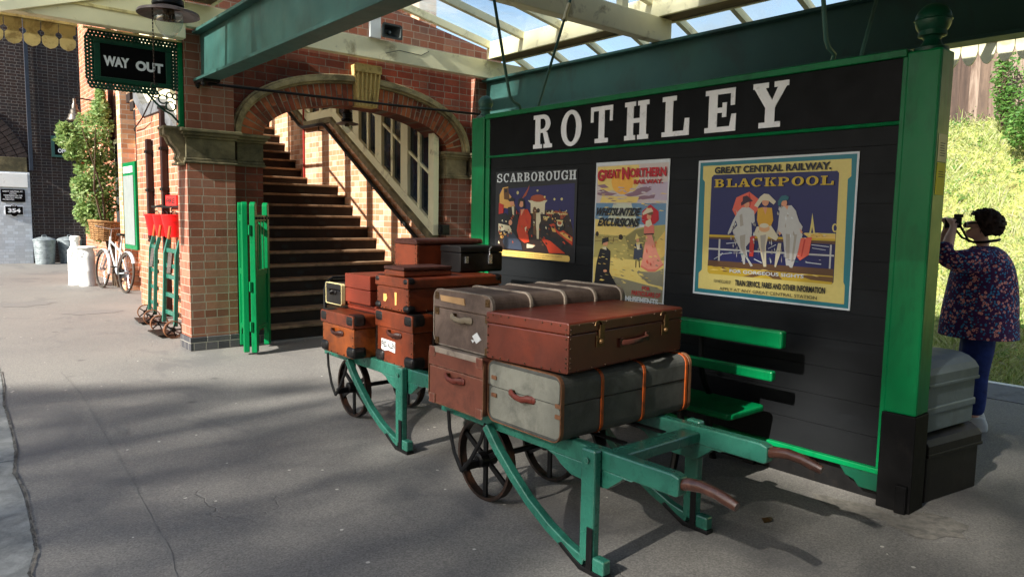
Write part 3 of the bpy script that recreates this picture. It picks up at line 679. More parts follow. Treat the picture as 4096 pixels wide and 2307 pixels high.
for y, X, zb_, zt in ((11.72,3.1,.05,3.12),(12.56,3.1,1.15,2.72),(15.35,3.6,2.0,4.2),(16.3,3.6,2.65,6),(17.6,3.6,2.7,6)):
    p = MB().box(X-.10,X-.015,y-.045,y+.045,zb_,zt).box(X-.10,X+.01,y-.05,y+.05,zb_-.05,zb_).build('downpipe', M['pipe'], sb, bevel=.015)
    for z in (1.9,2.5,3.1):
        if zb_ < z < zt: MB().box(X-.11,X-.001,y-.07,y+.07,z,z+.045).build('bracket', M['black'], p, bevel=.004)
# unseen waiting room added behind the viewer to cut light from that side
wr = thing('added_waiting_room', (2.85,-5.7,0), 'unseen brick waiting room added behind the viewer to darken the near platform', 'building')
MB().box(.1,5.6,-8.5,-2.9,0,6.5).build('wall', M['brick_sooty'], wr)
MB().box(4.0,5.0,-2.94,-2.89,0,2.2).build('door', M['green_dark'], wr, bevel=.01)
for x in (.8,2.4): MB().box(x,x+.9,-2.95,-2.89,1.0,2.3).build('window', M['darkglass'], wr)

# ================================================================ CANOPY
for x, lab in ((2.67,'big blue green iron girder running from the left brick pier over the platform'),(6.73,'big blue green iron girder behind the black station nameboard')):
    g = thing('girder', (x,2,3.05), lab, 'girder', 'iron girders carrying the canopy')
    z0 = 3.04 if x < 3 else 3.07
    MB().box(x-.012,x+.012,-2.85,8.62,z0+.03,3.56).build('web', M['girder'], g)
    MB().box(x-.1,x+.1,-2.85,8.62,3.56,3.592).build('flange', M['girder'], g, bevel=.004)
    MB().box(x-.1,x+.1,-2.85,8.62,z0,z0+.03).build('flange', M['girder'], g, bevel=.004)
    mb = MB().box(x-.09,x+.09,8.3,8.62,z0-.03,z0-.002)
    for y in (8.36,8.56): mb.lathe([(.025,0),(.025,.03),(0,.035)], (x-.07,y,z0-.065), 8).lathe([(.012,0),(.012,.05)], (x-.07,y,z0-.08), 8)
    mb.build('bearing_plate', M['black'], g)
wb = thing('canopy_beam', (4,8.56,3.6), 'long cream timber beam across the brick wall above the arch', 'beam')
mb = MB().box(2.47,8.35,8.5,8.62,3.603,3.855); mb.box(-1.2,2.465,8.48,8.62,3.465,4.4)
mb.build('timber', M['cream'], wb, bevel=.006)
MB().box(-1.2,2.465,8.462,8.48,3.62,3.65).box(-1.2,2.465,8.466,8.48,3.90,3.925).build('moulding', M['cream_dirty'], wb, bevel=.004)
MB().bar((4.95,8.498,3.695),(5.15,8.498,3.76),.004,.006).bar((5.15,8.498,3.76),(5.5,8.498,3.75),.004,.006).bar((5.5,8.498,3.75),(5.62,8.498,3.82),.004,.006).build('scarf_joint', M['ink'], wb)
for y in (5.36,2.1,-1.2):
    b = thing('tie_beam', (4.7,y,3.6), 'broad cream tie beam spanning the two girders in front of the glass roof' if y > 5 else 'cream tie beam across the canopy nearer the camera', 'beam', 'cream tie beams')
    MB().box(2.55,6.85,y,y+.13,3.597,3.86).build('timber', M['cream'], b, bevel=.008)
    MB().box(6.02,6.12,y+.02,y+.11,3.86,4.17).box(3.3,3.4,y+.02,y+.11,3.86,4.17).build('strut', M['cream'], b, bevel=.006)
for x0, x1, side in ((6.62,6.98,'behind the nameboard, under the right edge of the glass roof'),(2.42,2.78,'over the left girder, under the left edge of the glass roof')):
    g = thing('box_gutter', (x0,2,3.86), 'cream boxed roof gutter ' + side, 'gutter', 'boxed roof gutters')
    MB().box(x0,x0+.04,-2.85,8.5,3.862,4.1).box(x1-.04,x1,-2.85,8.5,3.862,4.1).build('side_board', M['cream'], g, bevel=.005)
    MB().box(x0+.04,x1-.04,-2.85,8.5,3.875,3.9).build('bottom_board', M['soffit'], g)
rf = thing('glass_roof', (4.7,2,4.1), 'sloping canopy roof of dusty glass panes on cream rafters', 'roof')
ry = [8.46-.74*k for k in range(16)]
def rz(x): return 4.47-.185*abs(x-4.7)
for y in ry:
    for sx in (1,-1):
        xe = 4.7+sx*1.98
        MB().prism([(4.7,rz(4.7)-.1),(xe,rz(xe)-.1),(xe,rz(xe)),(4.7,rz(4.7))], XZ, y-.035, y+.035).build('rafter', M['cream'], rf, bevel=.006)
for a, b in zip(ry, ry[1:]):
    for sx in (1,-1):
        xe = 4.7+sx*2.02
        MB().add([(4.7,a,rz(4.7)+.012),(xe,a,rz(xe)+.012),(xe,b,rz(xe)+.012),(4.7,b,rz(4.7)+.012)], [(0,1,2,3)]).build('pane' if b > 4.6 else 'shade_board', M['roofglass'] if b > 4.6 else M['soffit'], rf)  # opaque boards added over the unseen near bays to cut top light
MB().box(4.66,4.74,-2.85,8.46,4.4,4.52).build('ridge_board', M['cream'], rf)
for sx, xa, xb, lab in ((1,6.98,8.4,'outer glazed canopy slope over the right-hand platform edge'),(-1,2.42,.75,'outer glazed canopy slope over the left-hand platform edge')):
    c = thing('side_canopy', (xb,2,3.5), lab, 'roof', 'outer canopy slopes')
    za, zb = 4.06, 3.5
    for y in ry:
        MB().add([(xa,y-.03,za-.09),(xb,y-.03,zb-.09),(xb,y+.03,zb-.09),(xa,y+.03,za-.09),(xa,y-.03,za),(xb,y-.03,zb),(xb,y+.03,zb),(xa,y+.03,za)], [(3,2,1,0),(4,5,6,7),(0,1,5,4),(1,2,6,5),(2,3,7,6),(3,0,4,7)]).build('rafter', M['cream'], c)
    for a, b in zip(ry, ry[1:]):
        MB().add([(xa,a,za+.01),(xb,a,zb+.01),(xb,b,zb+.01),(xa,b,za+.01)], [(0,1,2,3)]).build('pane' if (b > 4.6 or sx > 0) else 'shade_board', M['roofglass'] if (b > 4.6 or sx > 0) else M['soffit'], c)  # near bays of the left slope closed with added boards to block light
    if sx > 0:
        MB().box(8.30,8.37,-2.85,8.46,3.40,3.5).build('eaves_board', M['valance'], c)
def valance(n, u0, pitch, ztop, zbot, fn):
    mb = MB(); half = [(0,0),(0,.34),(.05,.52),(.14,.72),(.26,.88),(.38,.97),(.5,1.0)]
    for k in range(n):
        u = u0+k*pitch+.004; w = pitch-.008
        poly = [(u+w*a,ztop-(ztop-zbot)*b) for a,b in half]+[(u+w*(1-a),ztop-(ztop-zbot)*b) for a,b in half[-2::-1]]
        mb.prism(poly, fn, 0, 1)
    return mb
v = thing('valance', (8.34,2,3.2), 'white scalloped canopy valance against the grassy bank, top right', 'valance')
valance(71, -2.8, .157, 3.40, 3.19, lambda u,z,w: (8.32+.025*w,u,z)).build('boards', M['cream'], v)
v = thing('valance', (.3,8.86,3.2), 'dull yellow scalloped valance with lozenge cuts at the far end of the left canopy', 'valance')
mb = MB(); p = .1553
for k in range(17):
    u = 1.49-(k+1)*p; poly = [(u+.004,3.49),(u+.004,3.405),(u+.03,3.385),(u+.03,3.36),(u+.006,3.335),(u+.006,3.30)]
    poly += [(u+.012,3.27),(u+.035,3.245),(u+p/2,3.228),(u+p-.035,3.245),(u+p-.012,3.27)]
    poly += [(u+p-.006,3.30),(u+p-.006,3.335),(u+p-.03,3.36),(u+p-.03,3.385),(u+p-.004,3.405),(u+p-.004,3.49)]
    mb.prism(poly, XZ, 8.86, 8.885)
mb.build('boards', M['valance'], v)
MB().box(-1.2,1.5,8.84,8.9,3.49,3.53).build('rail', M['valance'], v)
fw = thing('fretwork', (2,8.9,3.36), 'small cream arched fretwork and mouldings between the way out sign and the beam', 'fretwork')
mb = MB().box(1.52,2.47,8.64,8.7,3.45,3.464)
for x0, w in ((1.98,.16),(2.16,.2)): mb.tube([(x0+w/2-w/2*math.cos(PI*i/10),8.9,3.30+w*.42*math.sin(PI*i/10)) for i in range(11)], .014, 6)
mb.bar((1.62,8.9,3.40),(1.95,8.9,3.32),.03,.03)
mb.build('timber', M['cream_dirty'], fw)
tag(MB().tube([(2.66,8.4,3.0),(4.7,8.4,3.02),(6.72,8.4,3.06)], .016, 8).build('tie_rod', M['black'], smooth=True), 'thin black iron tie rod stretched across the front of the arch', 'rod')
ls = thing('loudspeaker', (4.95,8.45,3.84), 'dark grey horn loudspeaker on a short white post above the cream beam', 'loudspeaker')
MB().box(4.70,4.86,8.46,8.5,3.855,4.3).build('post', M['white'], ls, bevel=.005)
mb = MB()
for s_, y_, m_ in ((1,8.36,0),(.72,8.40,0)): pass
o_ = rrect(4.80,5.10,3.845,4.035,.035); i_ = rrect(4.825,5.075,3.868,4.012,.03); c_ = rrect(4.90,5.0,3.90,3.98,.03); n_ = len(o_)
mb.add([(u,8.33,v_) for u,v_ in o_]+[(u,8.33,v_) for u,v_ in i_]+[(u,8.43,v_) for u,v_ in c_]+[(u*.6+4.95*.4,8.46,v_*.6+3.94*.4) for u,v_ in o_],
    [(i,(i+1)%n_,(i+1)%n_+n_,i+n_) for i in range(n_)]+[(i+n_,(i+1)%n_+n_,(i+1)%n_+2*n_,i+2*n_) for i in range(n_)]+[tuple(range(2*n_,3*n_))]+[((i+1)%n_,i,i+3*n_,(i+1)%n_+3*n_) for i in range(n_)], 0)
mb.build('horn', pm('dark_grey_plastic', srgb(62,66,64), .5, .15, 9), ls)
MB().ball((4.95,8.405,3.94), .022).build('centre_cone', M['galv'], ls, smooth='all')

def gas_lamp(loc, lab, s=1.0, globe=True):
    l = thing('hanging_lamp', loc, lab, 'lamp', 'hanging gas lamps'); x, y, z = loc
    P_ = lambda pr: [(r*s, h*s) for r, h in pr]
    MB().lathe(P_([(.255,.0),(.25,.022),(.15,.055),(.10,.065),(.10,.075),(.15,.05),(.245,.012),(.255,0)]), loc, 32).build('shade', pm('grey_enamel_shade', srgb(120,106,102), .35, .15, 6, srgb(60,52,50), .3, 7, .1, 50), l, smooth=True)
    MB().lathe(P_([(.10,.06),(.13,.085),(.125,.13),(.095,.14),(.095,.22),(.12,.225),(.12,.25),(.07,.30),(.055,.4),(.02,.42),(.02,.5)]), loc, 24).build('chimney', M['black'], l, smooth=True)
    MB().lathe(P_([(.118,.02),(.12,-.03),(.108,-.09),(.075,-.15),(.035,-.185),(0,-.195)]), loc, 24).build('globe', M['globe'], l, smooth='all')
    mb = MB().lathe(P_([(.05,.05),(.045,.02),(.02,.0),(.02,-.03),(0,-.06)]), loc, 10)
    for k in range(3):
        a = k*2.1; mb.lathe(P_([(.012,.02),(.016,-.02),(.02,-.035),(0,-.05)]), (x+.04*s*math.cos(a),y+.04*s*math.sin(a),z), 8)
    mb.build('burner', M['copper'], l, smooth=True)
    return l
lm = gas_lamp((1.88,6.95,3.30), 'large gas lamp with a clear glass globe hanging above the way out sign')
MB().tube([(1.88,6.95,3.78),(1.88,6.95,4.3)], .014, 6).build('hanger', M['black'], lm)
mb = MB()
for k in range(34): mb.box(1.757,1.767,6.996,7.004,3.1+.03*k-.4,3.123+.03*k-.4) if k % 2 else mb.box(1.759,1.765,6.992,7.008,3.1+.03*k-.4,3.123+.03*k-.4)
mb.tube([(1.762+.03*math.cos(a*PI/5),7.0,2.685+.03*math.sin(a*PI/5)) for a in range(9)], .004, 5)
mb.build('pull_chain', M['iron'], lm)
l2 = gas_lamp((4.83,9.35,2.84), 'small black lamp hanging under the crown of the brick arch', .62)
MB().tube([(4.83,9.35,3.13),(4.83,9.35,4.2)], .014, 6).build('hanger', M['black'], l2)

# ================================================================ TEXT
_tc = {}
def glyphs(txt, bold=0.0, spacing=1.0):
    k = (txt, bold, spacing)
    if k not in _tc:
        cu = bpy.data.curves.new('txt', 'FONT'); cu.body = txt; cu.size = 1; cu.offset = bold; cu.space_character = spacing; cu.resolution_u = 3
        ob = bpy.data.objects.new('txt', cu); me = bpy.data.meshes.new_from_object(ob)
        vs = [(v.co.x, v.co.y) for v in me.vertices]; fs = [tuple(p.vertices) for p in me.polygons]
        bpy.data.objects.remove(ob); bpy.data.meshes.remove(me); bpy.data.curves.remove(cu)
        x0 = min(v[0] for v in vs); x1 = max(v[0] for v in vs); y0 = min(v[1] for v in vs); y1 = max(v[1] for v in vs)
        _tc[k] = ([((a-x0)/(x1-x0), (b-y0)/(y1-y0)) for a, b in vs], fs)
    return _tc[k]
def put(mb, txt, corner, du, dv, m=0, bold=.02, shear=0):
    """text filling the parallelogram corner + u*du + v*dv"""
    vs, fs = glyphs(txt, bold); c, du, dv = Vector(corner), Vector(du), Vector(dv)
    return mb.add([c+du*(a+shear*(b-.5))+dv*b for a, b in vs], fs, m)
# slab-serif letters as strokes on a unit cell
def bx(a,b,c,d): return [(a,c),(b,c),(b,d),(a,d)]
def arc(cx,cy,rx,ry,a0,a1,tx,ty,n=16):
    o = [(cx+rx*math.cos(math.radians(a0+(a1-a0)*i/n)), cy+ry*math.sin(math.radians(a0+(a1-a0)*i/n))) for i in range(n+1)]
    q = [(cx+(rx-tx)*math.cos(math.radians(a0+(a1-a0)*i/n)), cy+(ry-ty)*math.sin(math.radians(a0+(a1-a0)*i/n))) for i in range(n+1)]
    return [[o[i],o[i+1],q[i+1],q[i]] for i in range(n)]
SF = .12
def G(ch):
    if ch == 'R': return [bx(.1,.37,SF,1-SF),bx(0,.47,0,SF),bx(0,.5,1-SF,1),bx(.37,.5,.46,.57),*arc(.5,.73,.4,.27,-90,90,.25,.12),[(.5,.5),(.74,.46),(.9,.12),(.64,.12)],bx(.56,1,0,SF)]
    if ch == 'O': return arc(.5,.5,.5,.52,0,360,.26,.12,32)
    if ch == 'T': return [bx(.37,.64,SF,.88),bx(.2,.8,0,SF),bx(0,1,.88,1),bx(0,.13,.58,.88),bx(.87,1,.58,.88)]
    if ch == 'H': return [bx(.1,.37,SF,.88),bx(.63,.9,SF,.88),bx(0,.46,0,SF),bx(.54,1,0,SF),bx(0,.46,.88,1),bx(.54,1,.88,1),bx(.37,.63,.44,.56)]
    if ch == 'L': return [bx(.12,.4,SF,.88),bx(0,.52,.88,1),bx(0,1,0,SF),[(.8,SF),(1,SF),(1,.42),(.84,.42)]]
    if ch == 'E': return [bx(.12,.4,SF,.88),bx(0,.96,.88,1),bx(.82,.96,.6,.88),bx(0,1,0,SF),[(.8,SF),(1,SF),(1,.4),(.86,.4)],bx(.4,.62,.45,.57),bx(.56,.7,.34,.68)]
    if ch == 'Y': return [bx(.37,.64,SF,.44),bx(.2,.8,0,SF),[(.04,.88),(.36,.88),(.66,.44),(.37,.44)],[(.70,.88),(.94,.88),(.64,.44),(.50,.50)],bx(0,.44,.88,1),bx(.6,1,.88,1)]
    if ch == 'S': return [*arc(.5,.74,.46,.28,40,270,.24,.12),*arc(.5,.26,.48,.28,-140,90,.24,.12),bx(.74,.9,.62,.98),bx(.06,.22,.02,.38)]
    if ch == 'C': return [*arc(.52,.5,.52,.52,45,315,.27,.12,24),bx(.8,.96,.64,1),]
    if ch == 'A': return [[(.06,SF),(.22,SF),(.55,1),(.38,1)],[(.64,SF),(.94,SF),(.62,1),(.38,1)],bx(.25,.75,.28,.38),bx(-.04,.36,0,SF),bx(.54,1.04,0,SF)]
    if ch == 'B': return [bx(.1,.37,SF,.88),bx(0,.5,0,SF),bx(0,.5,.88,1),bx(.37,.5,.46,.56),*arc(.5,.75,.38,.25,-90,90,.24,.11),*arc(.5,.28,.46,.28,-90,90,.26,.12)]
    if ch == 'U': return [bx(.1,.35,.3,.88),bx(.7,.9,.3,.88),*arc(.5,.3,.4,.3,180,360,.23,.13),bx(0,.46,.88,1),bx(.58,1,.88,1)]
    if ch == 'G': return [*arc(.52,.5,.52,.52,45,330,.27,.12,24),bx(.8,.96,.64,1),bx(.74,.98,.06,.4),bx(.58,1.04,.38,.48)]
    if ch == 'K': return [bx(.1,.37,SF,.88),bx(0,.46,0,SF),bx(0,.46,.88,1),[(.37,.4),(.46,.52),(.9,.88),(.72,.88)],[(.44,.54),(.6,.66),(.92,SF),(.64,SF)],bx(.6,1.02,.88,1),bx(.54,1.04,0,SF)]
    if ch == 'P': return [bx(.1,.37,SF,.88),bx(0,.5,0,SF),bx(0,.5,.88,1),bx(.37,.5,.4,.5),*arc(.5,.7,.44,.3,-90,90,.26,.12)]
    return []
def slab(mb, ch, org, du, dv, nrm, m=0, th=.0):
    """one slab-serif letter; strokes get hair-fine different heights so that they never lie in one plane"""
    org, du, dv, nrm = Vector(org), Vector(du), Vector(dv), Vector(nrm)
    for i, poly in enumerate(G(ch)):
        lift = nrm*(.0003+.00006*i)
        if th:
            q = nrm*th
            n = len(poly); mb.add([org+du*a+dv*b for a,b in poly]+[org+du*a+dv*b+q+lift for a,b in poly], [tuple(range(n)), tuple(range(n,2*n))]+[(k,(k+1)%n,(k+1)%n+n,k+n) for k in range(n)], m)
        else: mb.add([org+du*a+dv*b+lift for a,b in poly], [tuple(range(len(poly)))], m)

# ================================================================ STATION NAMEBOARD
nb = thing('nameboard', (4.25,3.5,0), 'large black station nameboard reading ROTHLEY in a green frame with ball topped posts', 'sign')
NBX = 4.2
pl_z = [.21,.38,.56,.735,.909,1.07,1.22,1.381,1.545,1.709,1.875,2.03,2.135]
mb = MB()
for a, b in zip(pl_z, pl_z[1:]): mb.box(NBX+rnd.uniform(0,.002), NBX+.03, 1.69, 5.37, a+.0012, b-.0012)
mb.box(NBX+.012,NBX+.03,1.69,5.37,.2,2.5)
mb.build('boarding', M['board'], nb)
MB().box(NBX-.012,NBX+.01,1.69,5.37,2.155,2.49).build('title_panel', M['title'], nb, bevel=.003)
MB().box(NBX-.03,NBX+.05,1.69,5.37,2.49,2.533).build('top_rail', M['green'], nb, bevel=.006)
MB().tube([(NBX-.008,1.69,2.145),(NBX-.008,5.37,2.145)], .012, 8).build('moulding', M['green'], nb, smooth=True)
MB().box(NBX-.03,NBX+.04,1.69,5.37,.178,.21).build('bottom_rail', M['green'], nb, bevel=.005)
MB().box(NBX-.02,NBX+.012,1.682,1.712,.21,2.49).build('edge_strip', M['green'], nb, bevel=.004)
MB().box(NBX-.015,NBX+.012,5.31,5.37,.21,2.49).build('edge_strip', M['green'], nb, bevel=.004)
MB().box(NBX+.06,NBX+.11,1.69,5.37,-.02,.178).box(NBX+.02,NBX+.06,2.5,2.58,0,.178).build('base_shade_strip', M['black'], nb)  # black strip stands for the shade under the board, with one short post
MB().prism([(1.69,.178),(1.69,.075),(1.80,.075),(1.83,.11),(1.88,.125),(1.92,.178)], YZ, NBX-.02, NBX+.04).build('corner_bracket', M['green_dark'], nb, bevel=.004)
for y0, y1, r in ((1.515,1.69,.088),(5.375,5.57,.068)):
    yc = (y0+y1)/2; x0, x1 = NBX-.03, NBX+.145; xc = (x0+x1)/2
    p = MB().box(x0,x1,y0,y1,.55,2.515).build('post', M['green'], nb, bevel=.012)
    MB().box(x0-.004,x1+.004,y0-.004,y1+.004,0,.55).box(x0-.03,x0-.004,y0+.01,y0+.07,0,.16).build('post_foot', M['post_black'], p, bevel=.006)
    MB().lathe([(.085,2.505),(.085,2.53),(.07,2.535),(.05,2.55),(.04,2.575),(.05,2.59),(.07,2.595)]+[(r*math.sin(t), 2.59+r*.98-r*math.cos(t)) for t in [PI*(.28+.72*i/16) for i in range(17)]], (xc,yc,0), 24).lathe([(r*1.0,2.59+r*.93),(r*1.05,2.59+r*.98),(r*1.0,2.59+r*1.03)], (xc,yc,0), 24).build('ball_finial', M['green_dark'] if y0 < 3 else M['girder'], p, smooth=True)
for k, (ch, yl, yr) in enumerate((('R',4.705,4.47),('O',4.365,4.13),('T',4.03,3.80),('H',3.68,3.45),('L',3.33,3.095),('E',2.968,2.73),('Y',2.612,2.368))):
    mb = MB(); slab(mb, ch, (NBX-.0125,yl,2.182), (0,yr-yl,0), (0,0,.278), (-1,0,0), 0, .004); mb.build('letter', M['letter'], nb)
# hanger rods up to the roof timbers
for y, tops in ((4.86,((3.78,3.7),(4.78,3.68))),(2.08,((3.78,3.6),(4.92,3.6)))):
    x = NBX+.0
    MB().tube([(x-.01,y+.03,2.535),(x-.05,y,2.56),(x-.12,y,2.585),(x-.155,y,2.62),(x-.19,y,2.75),(tops[0][0],y,tops[0][1])], .013, 8).build('hanger_rod', M['girder'], nb, smooth=True)
    p = MB().tube([(x+.08,y-.09,2.535),(tops[1][0],y,tops[1][1])], .012, 8).build('hanger_rod', M['girder'], nb, smooth=True)
    f = .72; a = Vector((x+.08,y-.09,2.535)).lerp(Vector((tops[1][0],y,tops[1][1])), f); b = Vector((x+.08,y-.09,2.535)).lerp(Vector((tops[1][0],y,tops[1][1])), f+.14)
    MB().tube([a,b], .018, 8).tube([a-Vector((.03,0,0)),a+Vector((.03,0,0))], .009, 6).build('turnbuckle', M['cream'], p)
for z0, z1, mt, lab in ((1.93,2.075,'paper','small pale printed notice on the side of the right nameboard post'),(1.755,1.925,'paper_yellow','yellow notice below the pale one on the right nameboard post')):
    n = thing('notice', (4.29,1.512,z0), lab, 'notice')
    MB().box(4.205,4.315,1.5115,1.5145,z0,z1).build('sheet', M[mt], n)
    mb = MB()
    for q in range(6 if mt == 'paper' else 3): mb.box(4.225,4.225+rnd.uniform(.05,.08),1.5105,1.5114,z1-.05-.013*q,z1-.0465-.013*q)
    mb.build('print', M['ink'], n)

# ================================================================ POSTERS
PC = dict(white=(200,206,210), teal=(28,112,124), cream=(206,190,112), navy=(20,24,84), sand=(214,180,96), sand2=(206,158,84), brown=(92,62,36), gold=(190,160,40), gold2=(222,196,112), pale=(182,182,180), umber=(104,72,40), umberdk=(44,30,26), coral=(212,92,72), rust=(178,48,40), stone=(156,150,140), skin=(204,142,108), plum=(52,22,44), ivory=(200,192,166), ivory2=(206,196,164), ochre=(200,152,40), tan=(206,156,110), tealdk=(28,92,104), dark=(28,28,32), indigo=(36,32,84), sienna=(156,72,40), lamp=(206,192,128), orange=(186,58,28), slate=(52,60,76), sky1=(196,184,180), amber=(230,170,64), lilac=(182,168,186), mauve=(132,100,116), sea=(98,134,164), seapale=(190,196,176), dune=(170,158,92), duneshade=(132,124,76), sandlit=(216,194,112), shade=(128,124,104), crimson=(178,20,36), rose=(206,112,96), rosepale=(216,140,120))
def pcol(n): return flatcol('poster_'+n, srgb(*PC[n]), .45)
ART_BLACKPOOL=[('white','3.008,2.001 1.920,2.004 1.919,1.090 3.014,1.093'),
('teal','2.994,1.987 1.932,1.992 1.929,1.101 3.001,1.105'),
('cream','2.970,1.964 1.963,1.965 1.959,1.865 1.978,1.849 1.967,1.254 1.957,1.234 1.955,1.124 2.971,1.132 2.971,1.239 2.947,1.261 2.952,1.857 2.970,1.877'),
('navy','2.883,1.902 2.042,1.899 2.030,1.885 2.025,1.248 2.035,1.234 2.887,1.239 2.900,1.253 2.900,1.886'),
('sand','2.230,1.529 2.141,1.535 2.030,1.529 2.029,1.499 2.187,1.500'),
('cream','2.222,1.527 2.030,1.528 2.031,1.534 2.222,1.533'),
('cream','2.179,1.655 2.169,1.602 2.155,1.532 2.166,1.531 2.175,1.571 2.181,1.531 2.191,1.531 2.182,1.602'),
('cream','2.019,1.567 2.020,1.556 2.024,1.547 2.031,1.542 2.038,1.542 2.045,1.546 2.050,1.555 2.053,1.566 2.052,1.578 2.048,1.587 2.041,1.592 2.034,1.592 2.027,1.587 2.021,1.578'),
('navy','2.024,1.567 2.025,1.559 2.027,1.553 2.031,1.549 2.035,1.549 2.040,1.552 2.043,1.559 2.044,1.567 2.044,1.574 2.041,1.581 2.038,1.584 2.033,1.585 2.029,1.581 2.026,1.575'),
('white','2.763,1.445 2.686,1.455 2.686,1.459 2.764,1.450'),
('white','2.852,1.338 2.793,1.371 2.795,1.374 2.854,1.341'),
('white','2.824,1.370 2.716,1.385 2.716,1.389 2.825,1.373'),
('white','2.173,1.461 2.065,1.453 2.065,1.457 2.173,1.465'),
('white','2.168,1.442 2.083,1.433 2.083,1.436 2.167,1.445'),
('white','2.203,1.353 2.106,1.347 2.105,1.352 2.203,1.358'),
('white','2.554,1.354 2.497,1.332 2.495,1.337 2.552,1.358'),
('white','2.456,1.425 2.404,1.452 2.406,1.455 2.457,1.428'),
('brown','2.900,1.495 2.028,1.493 2.028,1.472 2.899,1.475'),
('gold','2.899,1.503 2.027,1.503 2.028,1.490 2.899,1.488'),
('pale','2.900,1.413 2.031,1.409 2.030,1.399 2.900,1.402'),
('pale','2.822,1.475 2.809,1.475 2.808,1.328 2.821,1.328'),
('pale','2.058,1.467 2.047,1.467 2.047,1.326 2.057,1.326'),
('brown','2.900,1.330 2.029,1.325 2.029,1.280 2.901,1.289'),
('gold','2.901,1.291 2.029,1.283 2.030,1.241 2.037,1.234 2.885,1.239 2.900,1.252'),
('umber','2.631,1.237 2.466,1.283 2.395,1.283 2.349,1.238 2.410,1.238 2.465,1.262 2.555,1.237'),
('umber','2.265,1.276 2.030,1.278 2.030,1.247 2.164,1.252'),
('coral','2.609,1.786 2.535,1.734 2.543,1.670 2.567,1.637 2.700,1.626 2.728,1.670 2.702,1.750'),
('rust','2.609,1.786 2.591,1.720 2.614,1.629 2.652,1.627 2.619,1.720'),
('pale','2.655,1.687 2.604,1.687 2.568,1.662 2.559,1.596 2.573,1.581 2.584,1.592 2.576,1.521 2.582,1.471 2.615,1.432 2.598,1.362 2.558,1.312 2.572,1.305 2.617,1.369 2.615,1.319 2.628,1.318 2.660,1.418 2.702,1.492 2.719,1.534 2.685,1.569 2.699,1.602 2.731,1.521 2.752,1.506 2.754,1.518 2.718,1.602 2.683,1.662'),
('stone','2.664,1.502 2.622,1.512 2.622,1.428 2.604,1.361 2.629,1.385 2.653,1.426'),
('stone','2.672,1.636 2.653,1.645 2.639,1.570 2.663,1.561'),
('skin','2.603,1.705 2.604,1.695 2.609,1.688 2.617,1.683 2.626,1.683 2.634,1.688 2.640,1.695 2.642,1.705 2.641,1.715 2.636,1.723 2.628,1.727 2.619,1.727 2.611,1.723 2.605,1.715'),
('plum','2.654,1.755 2.624,1.762 2.602,1.746 2.579,1.726 2.619,1.718 2.663,1.695 2.666,1.716 2.654,1.727'),
('ivory','2.544,1.563 2.445,1.574 2.390,1.504 2.404,1.478 2.459,1.504 2.472,1.442 2.462,1.312 2.481,1.310 2.519,1.436 2.524,1.370 2.521,1.440 2.535,1.498 2.563,1.513'),
('stone','2.515,1.507 2.475,1.516 2.479,1.434 2.479,1.344 2.506,1.433'),
('ochre','2.543,1.679 2.512,1.687 2.444,1.683 2.431,1.606 2.445,1.570 2.527,1.562 2.544,1.605'),
('skin','2.507,1.687 2.476,1.687 2.486,1.638'),
('skin','2.467,1.721 2.469,1.710 2.475,1.701 2.484,1.696 2.495,1.696 2.505,1.701 2.512,1.710 2.515,1.721 2.514,1.733 2.507,1.742 2.498,1.746 2.487,1.746 2.477,1.741 2.470,1.732'),
('ivory','2.529,1.754 2.503,1.772 2.470,1.768 2.418,1.723 2.433,1.703 2.472,1.729 2.510,1.731 2.543,1.685 2.569,1.697'),
('tan','2.451,1.554 2.454,1.544 2.464,1.536 2.479,1.531 2.496,1.531 2.511,1.535 2.523,1.542 2.527,1.552 2.524,1.562 2.513,1.571 2.498,1.575 2.482,1.576 2.466,1.572 2.455,1.564'),
('ivory','2.459,1.572 2.462,1.565 2.471,1.560 2.484,1.557 2.498,1.557 2.511,1.559 2.521,1.564 2.524,1.570 2.521,1.577 2.513,1.582 2.500,1.585 2.485,1.586 2.472,1.583 2.463,1.578'),
('pale','2.388,1.687 2.356,1.695 2.314,1.699 2.287,1.671 2.258,1.601 2.234,1.570 2.241,1.539 2.231,1.522 2.248,1.444 2.286,1.316 2.300,1.317 2.311,1.329 2.328,1.328 2.341,1.400 2.357,1.495 2.367,1.523 2.394,1.522 2.397,1.542 2.393,1.623'),
('stone','2.341,1.524 2.312,1.522 2.308,1.369 2.329,1.372'),
('stone','2.284,1.520 2.267,1.522 2.282,1.355 2.295,1.354'),
('skin','2.397,1.542 2.370,1.527 2.382,1.511'),
('skin','2.253,1.562 2.230,1.535 2.242,1.527'),
('skin','2.343,1.714 2.344,1.704 2.349,1.696 2.357,1.692 2.367,1.692 2.375,1.696 2.381,1.704 2.384,1.714 2.382,1.724 2.377,1.732 2.369,1.737 2.360,1.737 2.351,1.732 2.345,1.724'),
('skin','2.362,1.695 2.332,1.699 2.339,1.671'),
('tealdk','2.405,1.725 2.382,1.757 2.355,1.761 2.332,1.749 2.336,1.733 2.375,1.725 2.391,1.695 2.403,1.699'),
('rust','2.587,1.496 2.552,1.507 2.557,1.372 2.586,1.371'),
('coral','2.241,1.499 2.170,1.509 2.185,1.401 2.238,1.364 2.260,1.386'),
('rust','2.220,1.492 2.210,1.493 2.226,1.390 2.234,1.389'),
('ivory','2.388,1.464 2.367,1.465 2.370,1.398 2.395,1.314 2.405,1.315 2.401,1.397')]
